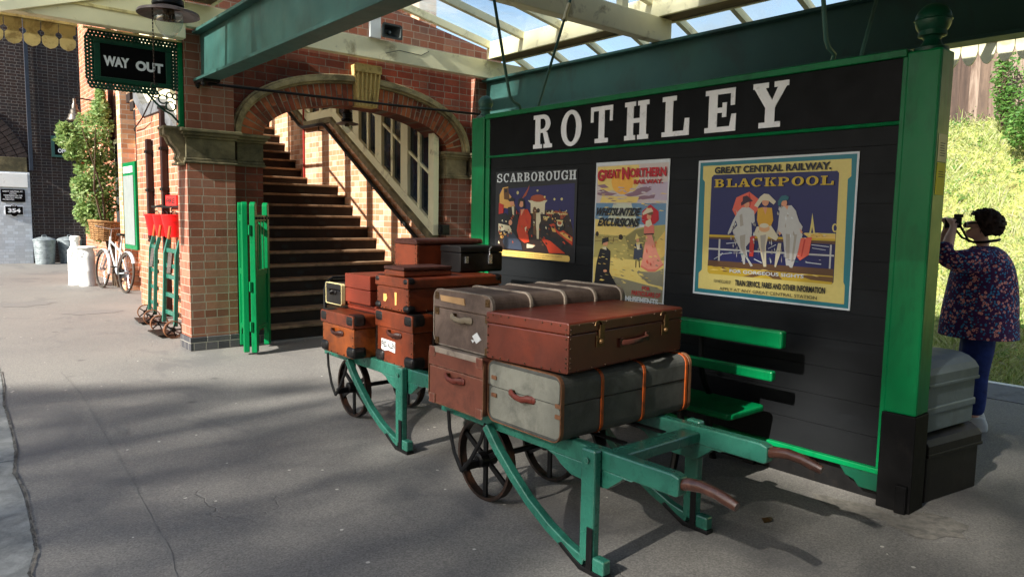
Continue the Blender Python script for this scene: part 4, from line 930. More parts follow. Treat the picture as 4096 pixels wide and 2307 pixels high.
ART_SCARBOROUGH=[('dark','5.221,2.003 4.170,1.994 4.177,1.233 5.224,1.235'),
('indigo','5.159,1.846 4.200,1.880 4.201,1.307 5.174,1.303'),
('umberdk','5.169,1.600 4.672,1.635 4.498,1.665 4.261,1.638 4.205,1.498 4.201,1.307 4.543,1.273 5.174,1.303'),
('sand2','5.118,1.861 5.044,1.868 5.034,1.808 4.969,1.756 4.934,1.664 5.163,1.684 5.163,1.799'),
('brown','5.109,1.855 5.044,1.859 5.017,1.746 5.098,1.757'),
('dark','5.092,1.845 5.060,1.846 5.059,1.818 5.092,1.817'),
('ivory2','4.773,1.744 4.521,1.743 4.550,1.719 4.554,1.626 4.732,1.634 4.734,1.719'),
('sienna','4.544,1.760 4.553,1.747 4.578,1.736 4.616,1.730 4.659,1.731 4.698,1.737 4.725,1.748 4.736,1.762 4.726,1.776 4.700,1.786 4.661,1.792 4.618,1.792 4.580,1.785 4.553,1.774'),
('sienna','4.750,1.746 4.529,1.745 4.558,1.767 4.706,1.774'),
('sienna','4.754,1.884 4.761,1.844 4.797,1.785 4.858,1.755 4.813,1.805 4.776,1.844'),
('lamp','4.894,1.812 4.895,1.805 4.900,1.800 4.906,1.797 4.913,1.797 4.919,1.800 4.924,1.806 4.926,1.812 4.924,1.819 4.920,1.824 4.914,1.827 4.907,1.827 4.900,1.824 4.896,1.819'),
('lamp','4.544,1.772 4.545,1.768 4.548,1.765 4.553,1.764 4.558,1.764 4.563,1.765 4.566,1.768 4.567,1.772 4.566,1.776 4.563,1.779 4.558,1.781 4.553,1.781 4.549,1.779 4.545,1.776'),
('lamp','4.423,1.752 4.424,1.747 4.427,1.743 4.431,1.741 4.436,1.742 4.441,1.744 4.444,1.747 4.445,1.752 4.444,1.756 4.441,1.760 4.437,1.762 4.432,1.762 4.427,1.760 4.424,1.756'),
('lamp','4.333,1.752 4.334,1.747 4.338,1.743 4.343,1.741 4.349,1.741 4.355,1.743 4.359,1.747 4.360,1.752 4.359,1.757 4.355,1.761 4.350,1.763 4.344,1.763 4.338,1.761 4.334,1.757'),
('lamp','4.635,1.827 4.636,1.823 4.639,1.820 4.645,1.818 4.651,1.819 4.656,1.820 4.660,1.824 4.661,1.827 4.660,1.831 4.656,1.834 4.651,1.836 4.645,1.836 4.640,1.834 4.636,1.831'),
('sienna','4.540,1.636 4.412,1.656 4.268,1.638 4.327,1.590 4.495,1.578'),
('lamp','4.526,1.631 4.274,1.623 4.274,1.633 4.525,1.641'),
('umberdk','4.355,1.604 4.360,1.589 4.375,1.577 4.397,1.570 4.422,1.570 4.445,1.576 4.461,1.588 4.467,1.602 4.462,1.617 4.447,1.629 4.424,1.636 4.399,1.636 4.377,1.630 4.361,1.618'),
('dark','4.452,1.588 4.456,1.571 4.467,1.558 4.484,1.550 4.503,1.549 4.521,1.557 4.533,1.570 4.538,1.587 4.534,1.604 4.523,1.618 4.506,1.625 4.487,1.625 4.469,1.618 4.457,1.605'),
('orange','4.493,1.539 4.437,1.550 4.206,1.441 4.209,1.375 4.378,1.464'),
('sand2','4.464,1.515 4.422,1.516 4.407,1.478 4.449,1.482'),
('sand2','4.365,1.474 4.323,1.480 4.220,1.441 4.212,1.408 4.281,1.429'),
('orange','4.606,1.428 4.475,1.403 4.290,1.305 4.486,1.300 4.516,1.353'),
('dark','4.548,1.430 4.405,1.435 4.202,1.347 4.201,1.309 4.276,1.306 4.432,1.385'),
('brown','4.703,1.664 4.643,1.670 4.633,1.566 4.651,1.437 4.689,1.455'),
('brown','4.659,1.672 4.661,1.664 4.666,1.658 4.674,1.655 4.683,1.655 4.691,1.658 4.696,1.664 4.698,1.671 4.697,1.679 4.691,1.685 4.684,1.688 4.675,1.688 4.667,1.685 4.662,1.679'),
('ivory2','4.657,1.635 4.605,1.635 4.596,1.567 4.617,1.537 4.617,1.413 4.643,1.415 4.657,1.526'),
('umberdk','4.610,1.657 4.612,1.648 4.618,1.641 4.626,1.638 4.635,1.638 4.643,1.641 4.649,1.648 4.652,1.657 4.650,1.665 4.644,1.672 4.636,1.676 4.627,1.676 4.618,1.672 4.613,1.665'),
('dark','4.580,1.537 4.493,1.539 4.476,1.432 4.591,1.419'),
('sand2','4.509,1.587 4.512,1.580 4.519,1.573 4.529,1.570 4.540,1.570 4.551,1.573 4.558,1.579 4.561,1.587 4.559,1.594 4.552,1.601 4.542,1.604 4.530,1.604 4.520,1.601 4.512,1.595'),
('lamp','4.568,1.608 4.489,1.607 4.495,1.595 4.564,1.594'),
('dark','4.305,1.533 4.309,1.512 4.324,1.495 4.346,1.486 4.370,1.485 4.393,1.494 4.409,1.510 4.415,1.531 4.410,1.552 4.395,1.569 4.373,1.578 4.349,1.579 4.327,1.570 4.311,1.554'),
('ivory2','4.324,1.552 4.328,1.540 4.337,1.531 4.351,1.525 4.367,1.525 4.382,1.530 4.392,1.539 4.396,1.550 4.393,1.562 4.383,1.572 4.369,1.577 4.353,1.577 4.339,1.572 4.328,1.563'),
('sienna','4.337,1.559 4.339,1.551 4.346,1.544 4.356,1.540 4.367,1.540 4.377,1.543 4.384,1.550 4.387,1.558 4.385,1.567 4.378,1.573 4.368,1.577 4.357,1.577 4.347,1.574 4.340,1.567'),
('lamp','4.402,1.581 4.321,1.578 4.326,1.567 4.401,1.570'),
('dark','5.039,1.684 4.943,1.694 4.894,1.643 4.896,1.521 4.911,1.387 4.976,1.437 5.029,1.581'),
('ivory2','4.986,1.689 4.951,1.692 4.952,1.612 4.973,1.622'),
('skin','4.953,1.725 4.956,1.712 4.964,1.701 4.976,1.695 4.990,1.695 5.002,1.701 5.011,1.712 5.014,1.725 5.012,1.739 5.004,1.749 4.991,1.755 4.978,1.755 4.965,1.749 4.957,1.738'),
('dark','5.036,1.746 4.988,1.778 4.945,1.756 4.952,1.737 5.016,1.736'),
('orange','4.856,1.664 4.771,1.669 4.719,1.605 4.728,1.504 4.766,1.493 4.740,1.383 4.801,1.371 4.880,1.409 4.910,1.480 4.892,1.562'),
('skin','4.863,1.664 4.809,1.672 4.854,1.608'),
('skin','4.823,1.714 4.826,1.701 4.834,1.691 4.846,1.685 4.860,1.685 4.873,1.691 4.882,1.701 4.885,1.715 4.882,1.728 4.874,1.738 4.862,1.744 4.848,1.744 4.835,1.738 4.826,1.728'),
('dark','4.901,1.704 4.893,1.755 4.851,1.767 4.811,1.745 4.807,1.684 4.825,1.674 4.830,1.735 4.866,1.739 4.885,1.694'),
('ivory2','4.805,1.503 4.777,1.518 4.788,1.468'),
('ivory2','4.770,1.367 4.656,1.357 4.693,1.335 4.772,1.329'),
('dark','5.170,1.621 5.062,1.632 4.996,1.571 5.043,1.497 5.107,1.454 5.167,1.515'),
('rust','5.167,1.726 5.097,1.705 5.102,1.632 5.168,1.621'),
('ivory2','5.168,1.537 5.011,1.519 4.961,1.458 5.091,1.475 5.166,1.463'),
('skin','4.973,1.548 4.975,1.538 4.982,1.529 4.992,1.524 5.004,1.524 5.014,1.528 5.022,1.537 5.024,1.547 5.022,1.558 5.015,1.567 5.005,1.572 4.993,1.572 4.983,1.567 4.976,1.559'),
('slate','5.074,1.455 4.961,1.463 4.847,1.369 4.827,1.309 5.054,1.314 5.105,1.370'),
('sand2','5.088,1.418 5.091,1.411 5.098,1.406 5.109,1.403 5.120,1.402 5.131,1.405 5.139,1.410 5.142,1.416 5.139,1.422 5.132,1.428 5.121,1.431 5.109,1.431 5.099,1.429 5.091,1.424'),
('sand2','5.117,1.448 5.119,1.443 5.125,1.438 5.133,1.435 5.141,1.435 5.150,1.437 5.155,1.442 5.157,1.447 5.156,1.453 5.150,1.457 5.142,1.460 5.133,1.460 5.125,1.458 5.119,1.454'),
('sand2','5.051,1.445 5.053,1.439 5.058,1.435 5.066,1.432 5.075,1.432 5.083,1.434 5.089,1.438 5.091,1.444 5.089,1.449 5.083,1.454 5.076,1.456 5.067,1.457 5.059,1.454 5.053,1.450'),
('sand','5.124,1.299 4.255,1.290 4.235,1.281 4.229,1.256 4.240,1.239 4.260,1.238 5.122,1.246 5.146,1.257 5.148,1.286')]
ART_NORTHERN=[('white','3.966,2.031 3.251,2.029 3.263,0.988 3.974,0.998'),
('sky1','3.953,2.004 3.262,2.004 3.272,1.712 3.956,1.717'),
('gold2','3.950,1.999 3.534,1.999 3.528,1.864 3.570,1.805 3.896,1.810 3.947,1.874'),
('amber','3.584,1.874 3.592,1.833 3.621,1.801 3.663,1.783 3.712,1.784 3.757,1.803 3.790,1.837 3.803,1.879 3.793,1.921 3.763,1.953 3.720,1.970 3.671,1.968 3.627,1.948 3.596,1.915'),
('lilac','3.495,1.863 3.264,1.866 3.266,1.735 3.501,1.745'),
('mauve','3.945,1.811 3.884,1.824 3.823,1.799 3.740,1.790 3.798,1.774 3.907,1.775 3.946,1.784'),
('mauve','3.670,1.781 3.592,1.797 3.526,1.830 3.440,1.837 3.407,1.815 3.470,1.787 3.546,1.771 3.624,1.763'),
('mauve','3.623,1.746 3.502,1.770 3.373,1.777 3.383,1.752 3.501,1.741'),
('mauve','3.952,1.856 3.874,1.863 3.825,1.836 3.897,1.833'),
('gold2','3.894,1.775 3.523,1.762 3.544,1.720 3.917,1.721'),
('sea','3.957,1.719 3.272,1.714 3.272,1.562 3.332,1.553 3.492,1.558 3.964,1.594'),
('seapale','3.772,1.716 3.599,1.716 3.514,1.549 3.647,1.494 3.860,1.524'),
('gold2','3.961,1.595 3.649,1.555 3.536,1.549 3.600,1.470 3.961,1.458'),
('dune','3.964,1.476 3.645,1.468 3.535,1.532 3.406,1.551 3.272,1.562 3.270,1.306 3.351,1.293 3.754,1.278 3.968,1.284'),
('sand','3.357,1.427 3.270,1.521 3.267,1.339 3.330,1.302'),
('duneshade','3.557,1.514 3.448,1.534 3.359,1.469 3.417,1.331 3.607,1.374 3.645,1.459'),
('sandlit','3.969,1.293 3.755,1.296 3.351,1.293 3.270,1.306 3.271,1.155 3.276,1.029 3.966,1.054'),
('shade','3.955,1.101 3.846,1.164 3.690,1.149 3.518,1.127 3.343,1.107 3.273,1.088 3.276,0.995 3.743,1.010 3.968,1.054'),
('shade','3.521,1.209 3.348,1.217 3.274,1.247 3.273,1.113 3.408,1.127 3.509,1.188'),
('umber','3.956,1.447 3.715,1.460 3.715,1.463 3.956,1.451'),
('umber','3.955,1.420 3.713,1.433 3.714,1.437 3.955,1.424'),
('umber','3.848,1.457 3.849,1.417 3.843,1.417 3.842,1.457'),
('umber','3.765,1.460 3.765,1.420 3.759,1.420 3.759,1.460'),
('umberdk','3.917,1.478 3.919,1.469 3.923,1.462 3.930,1.458 3.938,1.458 3.945,1.461 3.950,1.468 3.952,1.477 3.950,1.485 3.946,1.492 3.939,1.497 3.931,1.497 3.924,1.493 3.919,1.486'),
('umberdk','3.666,1.460 3.668,1.451 3.674,1.444 3.683,1.439 3.693,1.439 3.703,1.443 3.710,1.450 3.712,1.459 3.710,1.468 3.704,1.476 3.695,1.480 3.685,1.480 3.675,1.477 3.669,1.469'),
('crimson','3.413,1.707 3.336,1.657 3.331,1.595 3.369,1.565 3.460,1.559 3.490,1.584 3.488,1.656'),
('rose','3.465,1.550 3.428,1.568 3.376,1.560 3.366,1.502 3.392,1.480 3.445,1.479 3.466,1.499'),
('rosepale','3.442,1.483 3.392,1.486 3.333,1.361 3.275,1.272 3.348,1.221 3.412,1.217 3.484,1.246 3.461,1.355'),
('rose','3.485,1.259 3.413,1.234 3.338,1.239 3.277,1.284 3.275,1.272 3.348,1.219 3.412,1.215 3.485,1.245'),
('ivory','3.450,1.584 3.408,1.602 3.390,1.560 3.426,1.541 3.454,1.550'),
('skin','3.400,1.619 3.402,1.609 3.407,1.602 3.416,1.597 3.425,1.597 3.434,1.601 3.440,1.609 3.443,1.618 3.441,1.628 3.436,1.635 3.427,1.640 3.418,1.640 3.409,1.636 3.403,1.628'),
('umber','3.384,1.642 3.387,1.636 3.394,1.632 3.405,1.629 3.417,1.629 3.429,1.631 3.437,1.636 3.440,1.642 3.437,1.648 3.430,1.652 3.419,1.655 3.406,1.655 3.395,1.653 3.387,1.648'),
('ivory','3.485,1.643 3.443,1.677 3.401,1.681 3.384,1.656 3.431,1.644 3.479,1.628'),
('umberdk','3.461,1.482 3.370,1.488 3.372,1.498 3.463,1.492'),
('slate','3.547,1.415 3.486,1.422 3.468,1.380 3.468,1.303 3.508,1.288 3.557,1.302 3.551,1.376'),
('ivory','3.536,1.424 3.498,1.430 3.501,1.374 3.523,1.373'),
('skin','3.505,1.443 3.506,1.436 3.510,1.431 3.516,1.428 3.523,1.428 3.530,1.430 3.534,1.435 3.536,1.441 3.535,1.448 3.531,1.453 3.524,1.456 3.518,1.456 3.511,1.454 3.507,1.449'),
('sandlit','3.548,1.445 3.534,1.493 3.505,1.460'),
('umberdk','3.534,1.291 3.535,1.237 3.527,1.237 3.526,1.291'),
('umberdk','3.504,1.292 3.498,1.239 3.490,1.240 3.497,1.293'),
('dark','3.897,1.361 3.830,1.377 3.787,1.348 3.789,1.258 3.792,1.186 3.711,1.085 3.685,1.025 3.804,1.032 3.952,1.037 3.944,1.157 3.930,1.259'),
('ivory','3.875,1.375 3.833,1.381 3.829,1.355 3.866,1.362'),
('skin','3.817,1.409 3.819,1.398 3.826,1.389 3.837,1.384 3.848,1.383 3.859,1.388 3.867,1.396 3.870,1.407 3.868,1.418 3.861,1.427 3.850,1.432 3.838,1.433 3.828,1.428 3.820,1.420'),
('dark','3.878,1.443 3.815,1.454 3.810,1.423 3.868,1.407 3.879,1.389'),
('skin','3.818,1.193 3.820,1.188 3.825,1.184 3.832,1.182 3.841,1.181 3.849,1.183 3.855,1.186 3.857,1.191 3.855,1.195 3.850,1.200 3.842,1.202 3.833,1.203 3.825,1.201 3.820,1.198')]

DABS = {
 'BLACKPOOL': [(2.28,2.42,1.50,1.70,14,.007,.014,['stone','pale','white']),(2.50,2.57,1.40,1.62,10,.006,.016,['stone','white','tan']),(2.66,2.74,1.45,1.68,12,.006,.016,['stone','white','pale']),(2.33,2.46,1.35,1.48,12,.004,.02,['stone','pale']),(2.67,2.72,1.36,1.46,8,.004,.018,['stone','pale']),(2.10,2.85,1.335,1.42,26,.014,.0025,['pale','teal','navy']),(2.12,2.86,1.262,1.30,24,.03,.004,['umber','brown','gold2']),(2.09,2.22,1.50,1.53,10,.012,.004,['ochre','ivory','umber'])],
 'SCARBOROUGH': [(4.22,4.72,1.50,1.66,46,.010,.012,['dark','umberdk','sienna','sand2','brown','slate','ivory2','lamp']),(4.22,4.85,1.36,1.52,34,.016,.012,['orange','dark','sienna','umberdk','brown']),(4.95,5.16,1.36,1.62,26,.014,.016,['dark','slate','ivory2','umberdk','sienna']),(4.75,4.92,1.42,1.66,12,.010,.02,['orange','rust','sienna']),(4.25,4.75,1.62,1.66,26,.006,.006,['lamp','sand2','ivory2','sienna'])],
 'NORTHERN': [(3.29,3.93,1.70,1.84,46,.03,.005,['lilac','mauve','sky1','gold2','sky1']),(3.30,3.92,1.53,1.69,36,.03,.004,['sea','seapale','lilac','gold2']),(3.29,3.92,1.28,1.48,60,.02,.006,['dune','duneshade','gold2','sandlit','sand']),(3.28,3.92,1.06,1.28,44,.025,.006,['sandlit','shade','sand','dune']),(3.33,3.44,1.24,1.44,12,.006,.02,['rose','rosepale','coral'])]}
def poster(name, art, label, texts, y0, y1, z0, z1):
    p = thing('poster', (4.196,(y0+y1)/2,z0), label, 'poster', 'railway posters on the nameboard')
    cols = list(dict.fromkeys(c for c, _ in art)); mb = MB()
    for i, (c, s) in enumerate(art):
        pts = [tuple(map(float, q.split(','))) for q in s.split()]
        x = 4.1935 - .00011*i
        if i == 0: mb.prism(pts, YZ, 4.1985, x, cols.index(c))
        else: mb.flat(pts, YZ, x, cols.index(c))
    # brushwork: small dabs of paint, each on its own hair-fine level
    r_ = random.Random(len(name)); lev = 4.1935 - .00011*len(art); nd = 0
    for (ya, yb, za, zb, n_, sy, sz, pal) in DABS[name]:
        for q in range(n_):
            y, z = r_.uniform(ya, yb), r_.uniform(za, zb); a = r_.uniform(.5,1.2)*sy; b_ = r_.uniform(.5,1.2)*sz; c = r_.choice(pal)
            if c not in cols: cols.append(c)
            nd += 1; k = r_.uniform(-.4,.4)*a
            mb.flat([(y-a,z-b_*.3-k*.2),(y-a*.3,z-b_),(y+a,z-b_*.2+k*.3),(y+a*.4,z+b_)], YZ, lev-.00002*nd, cols.index(c))
    mb.build('picture', [pcol(c) for c in cols], p, fix=False)
    X = lev - .00002*nd - .0006
    for item in texts:
        t, (ya, za, yb, zb), c, bold = item[:4]; mb = MB(); kind = item[4] if len(item) > 4 else ''
        if kind == 'slab':
            n = len(t); w = (ya-yb)/n
            for i, ch in enumerate(t): slab(mb, ch, (X,ya-i*w-w*.04,za), (0,-w*.86,0), (0,0,zb-za), (-1,0,0))
        else: put(mb, t, (X,ya,za), (0,yb-ya,0), (0,0,zb-za), 0, bold, .06 if kind == 'slant' else 0)
        mb.build('lettering', pcol(c), p, fix=False)
    return p
poster('BLACKPOOL', ART_BLACKPOOL, 'wide blue and yellow BLACKPOOL railway poster with three women sitting on a rail', [
    ('GREAT CENTRAL RAILWAY.', (2.874,1.908,2.075,1.953), 'dark', .045), ('BLACKPOOL', (2.873,1.818,2.046,1.872), 'gold', 0, 'slab'),
    ('FOR GORGEOUS SIGHTS', (2.724,1.257,2.207,1.279), 'white', .02), ('FOR PARTICULARS OF', (2.842,1.182,2.712,1.204), 'dark', .01),
    ('TRAIN SERVICE, FARES AND OTHER INFORMATION', (2.68,1.168,2.069,1.213), 'dark', .035), ('APPLY AT ANY GREAT CENTRAL STATION', (2.795,1.136,2.117,1.156), 'dark', .0)], 1.92, 3.02, 1.09, 2.0)
poster('SCARBOROUGH', ART_SCARBOROUGH, 'dark SCARBOROUGH railway poster with an evening promenade crowd and a woman in red', [
    ('SCARBOROUGH', (5.196,1.908,4.166,1.984), 'white', 0, 'slab'), ('For particulars of Train Services, Fares, and other Information', (5.066,1.268,4.319,1.280), 'umber', 0), ('Apply at any Great Central Station.', (4.9,1.25,4.484,1.261), 'umber', 0)], 4.17, 5.22, 1.23, 2.0)
poster('NORTHERN', ART_NORTHERN, 'tall pale poster of Whitsuntide seaside excursions with a woman in pink and a red parasol', [
    ('G', (3.942,1.886,3.872,1.976), 'crimson', .05), ('REAT', (3.868,1.905,3.708,1.972), 'crimson', .05), ('N', (3.692,1.892,3.62,1.984), 'crimson', .05), ('ORTHERN', (3.616,1.905,3.274,1.974), 'crimson', .05), ('RAILWAY.', (3.574,1.856,3.301,1.889), 'crimson', .04),
    ('WHITSUNTIDE', (3.95,1.62,3.503,1.682), 'dark', .045, 'slant'), ('EXCURSIONS', (3.916,1.539,3.511,1.605), 'dark', .045, 'slant'), ('FOR', (3.46,1.076,3.385,1.104), 'crimson', .02), ('PARTICULARS OF', (3.558,1.030,3.287,1.066), 'crimson', .02), ('AMUSEMENTS', (3.66,.975,3.305,1.02), 'white', .04)], 3.25, 3.97, .96, 2.03)

# ================================================================ BENCH
bn = thing('bench', (3.9,3.2,0), 'bright green slatted platform bench in front of the black nameboard', 'bench')
MB().box(3.865,3.925,2.15,4.25,.86,.965).build('back_rail', M['green'], bn, bevel=.014)
MB().box(3.865,3.915,2.2,4.22,.66,.72).build('back_rail', M['green'], bn, bevel=.01)
MB().prism(rrect(3.69,4.09,2.355,4.22,.04), XY, .415, .455).build('seat', M['green'], bn, bevel=.012)
for y in (2.75,3.85):
    MB().tube([(4.08,y,.42),(4.0,y,.52),(3.945,y,.66),(3.94,y,.94)], .018, 8).bar((3.72,y,.40),(4.1,y,.40),.05,.03).tube([(3.76,y,.4),(3.74,y,.2),(3.69,y,.0)], .024, 8).tube([(4.05,y,.4),(4.07,y,.2),(4.13,y,.0)], .024, 8).tube([(3.74,y,.2),(3.9,y,.28),(4.07,y,.2)], .014, 6).build('iron_leg', M['black'], bn)

# ================================================================ LUGGAGE BARROWS
def make_cart(label):
    c = thing('luggage_barrow', (0,0,0), label, 'barrow', 'green station luggage barrows'); ZT, ZB = .557, .475
    for x0 in (0,.66):
        MB().prism([(-.415,.485),(-.40,.478),(1.27,ZB),(1.27,ZT),(-.38,.572),(-.415,.562)], YZ, x0, x0+.06).build('side_rail', M['cart'], c, bevel=.008)
        MB().prism([(-.18,ZB+.004),(-.165,.47),(-.12,.47),(-.09,.445),(-.03,.40),(0,.395),(.1,.395),(.2,.40),(.27,.43),(.31,.46),(.38,ZB+.004)], YZ, x0+.004, x0+.056).build('rail_bracket', M['cart'], c, bevel=.005)
        xo0, xo1 = (x0-.05, x0-.003) if x0 == 0 else (x0+.063, x0+.11)
        l = MB().box(xo0,xo1,0,.085,.05,.575).build('leg', M['cart'], c, bevel=.01)
        MB().lathe([(.014,0),(.014,.008),(.006,.014)], ((xo0-.012 if x0 == 0 else xo1), .042, .525), 8, axis='x').build('bolt', M['cart'], l)
        xm = (xo0+xo1)/2
        br = [Vector((xm,.80,.50)),Vector((xm,.70,.395)),Vector((xm,.58,.295)),Vector((xm,.45,.20)),Vector((xm,.30,.12)),Vector((xm,.17,.07)),Vector((xm,.06,.045))]
        mb = MB(); n = len(br)
        up = []
        for i, p in enumerate(br):
            d = (br[min(i+1,n-1)]-br[max(i-1,0)]).normalized(); up.append(Vector((0,-d.z,d.y)) * (-1 if d.y < 0 and False else 1))
        vs = []
        for p, q in zip(br, up):
            for sx, sq in ((-1,-1),(1,-1),(1,1),(-1,1)): vs.append(p + Vector((sx*.022,0,0)) + q*(sq*.024))
        mb.add(vs, [(3,2,1,0),((n-1)*4,(n-1)*4+1,(n-1)*4+2,(n-1)*4+3)]+[(i*4+k,i*4+(k+1)%4,(i+1)*4+(k+1)%4,(i+1)*4+k) for i in range(n-1) for k in range(4)])
        mb.build('curved_brace', M['cart'], c, bevel=.006)
        MB().box(xo0-.002,xo1+.002,-.07,.0,.02,.088).build('toe_block', M['cart'], c, bevel=.008)
        xs = xo0-.004 if x0 == 0 else xo0-.002
        MB().prism([(.22,.075),(.20,.06),(.08,.0),(-.075,.0),(-.075,.02),(.06,.024),(.12,.045),(.2,.088)], YZ, xo0-.003, xo1+.003).box(xo0-.006,xo0-.001,.0,.035,.02,.22).build('iron_shoe', M['black'], c, bevel=.003)
        for q in range(1): pass
        hx = x0+.03
        MB().tube([(hx,-.40,.525),(hx,-.44,.54),(hx,-.50,.548),(hx,-.57,.542),(hx,-.62,.53),(hx,-.665,.518)], [.022,.026,.025,.023,.024,.02], 10, sx=.85).build('handle', M['handle'], c, smooth=True)
        # wheel and its iron V guard
        wx = .10 if x0 == 0 else .60; yc, R_ = 1.0, .235
        w = MB().lathe([(R_-.018,-.0),(R_,0),(R_,.05),(R_-.018,.05),(R_-.012,.025),(R_-.018,0)], (wx,yc,R_), 40, axis='x').build('wheel', M['rustiron'] if x0 == 0 else M['iron'], c, smooth=True)
        mb = MB().lathe([(.028,-.035),(.042,-.03),(.045,.025),(.042,.08),(.028,.085)], (wx,yc,R_), 16, axis='x')
        for k in range(6):
            a = PI/6+k*PI/3; mb.bar((wx+.025,yc+.035*math.cos(a),R_+.035*math.sin(a)), (wx+.025,yc+(R_-.012)*math.cos(a),R_+(R_-.012)*math.sin(a)), .03, .014, up=(1,0,0))
        mb.build('spokes', M['black'], w)
        gx = -.022 if x0 == 0 else .742
        MB().tube([(gx,1.16,.5),(gx,1.15,.4),(gx,1.10,.27),(gx,1.03,.185)], .014, 8, sx=.6).tube([(gx,.82,.5),(gx,.86,.40),(gx,.95,.27),(gx,1.03,.185)], .014, 8, sx=.6).box(min(gx,wx),max(gx,wx+.05),.985,1.015,.2,.24).build('axle_guard', M['black'], c, smooth=True)
    MB().tube([(.06,1.0,.235),(.68,1.0,.235)], .017, 10).build('axle', M['black'], c, smooth=True)
    for y0, w in ((-.05,.10),(.45,.07),(.9,.07),(1.2,.07)): MB().box(.06,.66,y0,y0+w,.49,.545).build('cross_bar', M['cart'], c, bevel=.008)
    for x in (.19,.48): MB().box(x,x+.035,.05,1.2,.546,.554).build('iron_strap', M['black'], c)
    for x in (.3,.385): MB().bar((.06,.05,.515),(x+.1,.45,.515),.03,.03).build('diagonal_stay', M['black'], c)
    h = [(.02,1.285,.5),(.02,1.29,.98),(.035,1.29,1.05),(.09,1.29,1.085),(.63,1.29,1.085),(.69,1.29,1.05),(.70,1.29,.98),(.70,1.285,.5)]
    MB().tube(h, .013, 8).tube([(.02,1.29,.8),(.70,1.29,.8)], .009, 6).tube([(.25,1.29,.55),(.25,1.29,1.085)], .009, 6).tube([(.47,1.29,.55),(.47,1.29,1.085)], .009, 6).build('end_hoop', M['black'], c, smooth=True)
    return c
cart = make_cart('green luggage barrow nearest the camera, its curved handles empty and one leg in front')
cart.location = (2.345,2.13,0)
cart2 = copy_tree(cart); cart2.location = (2.565,4.11,0)
tag(cart2, 'green luggage barrow behind the near one, loaded with orange leather trunks by the stairs', 'barrow')

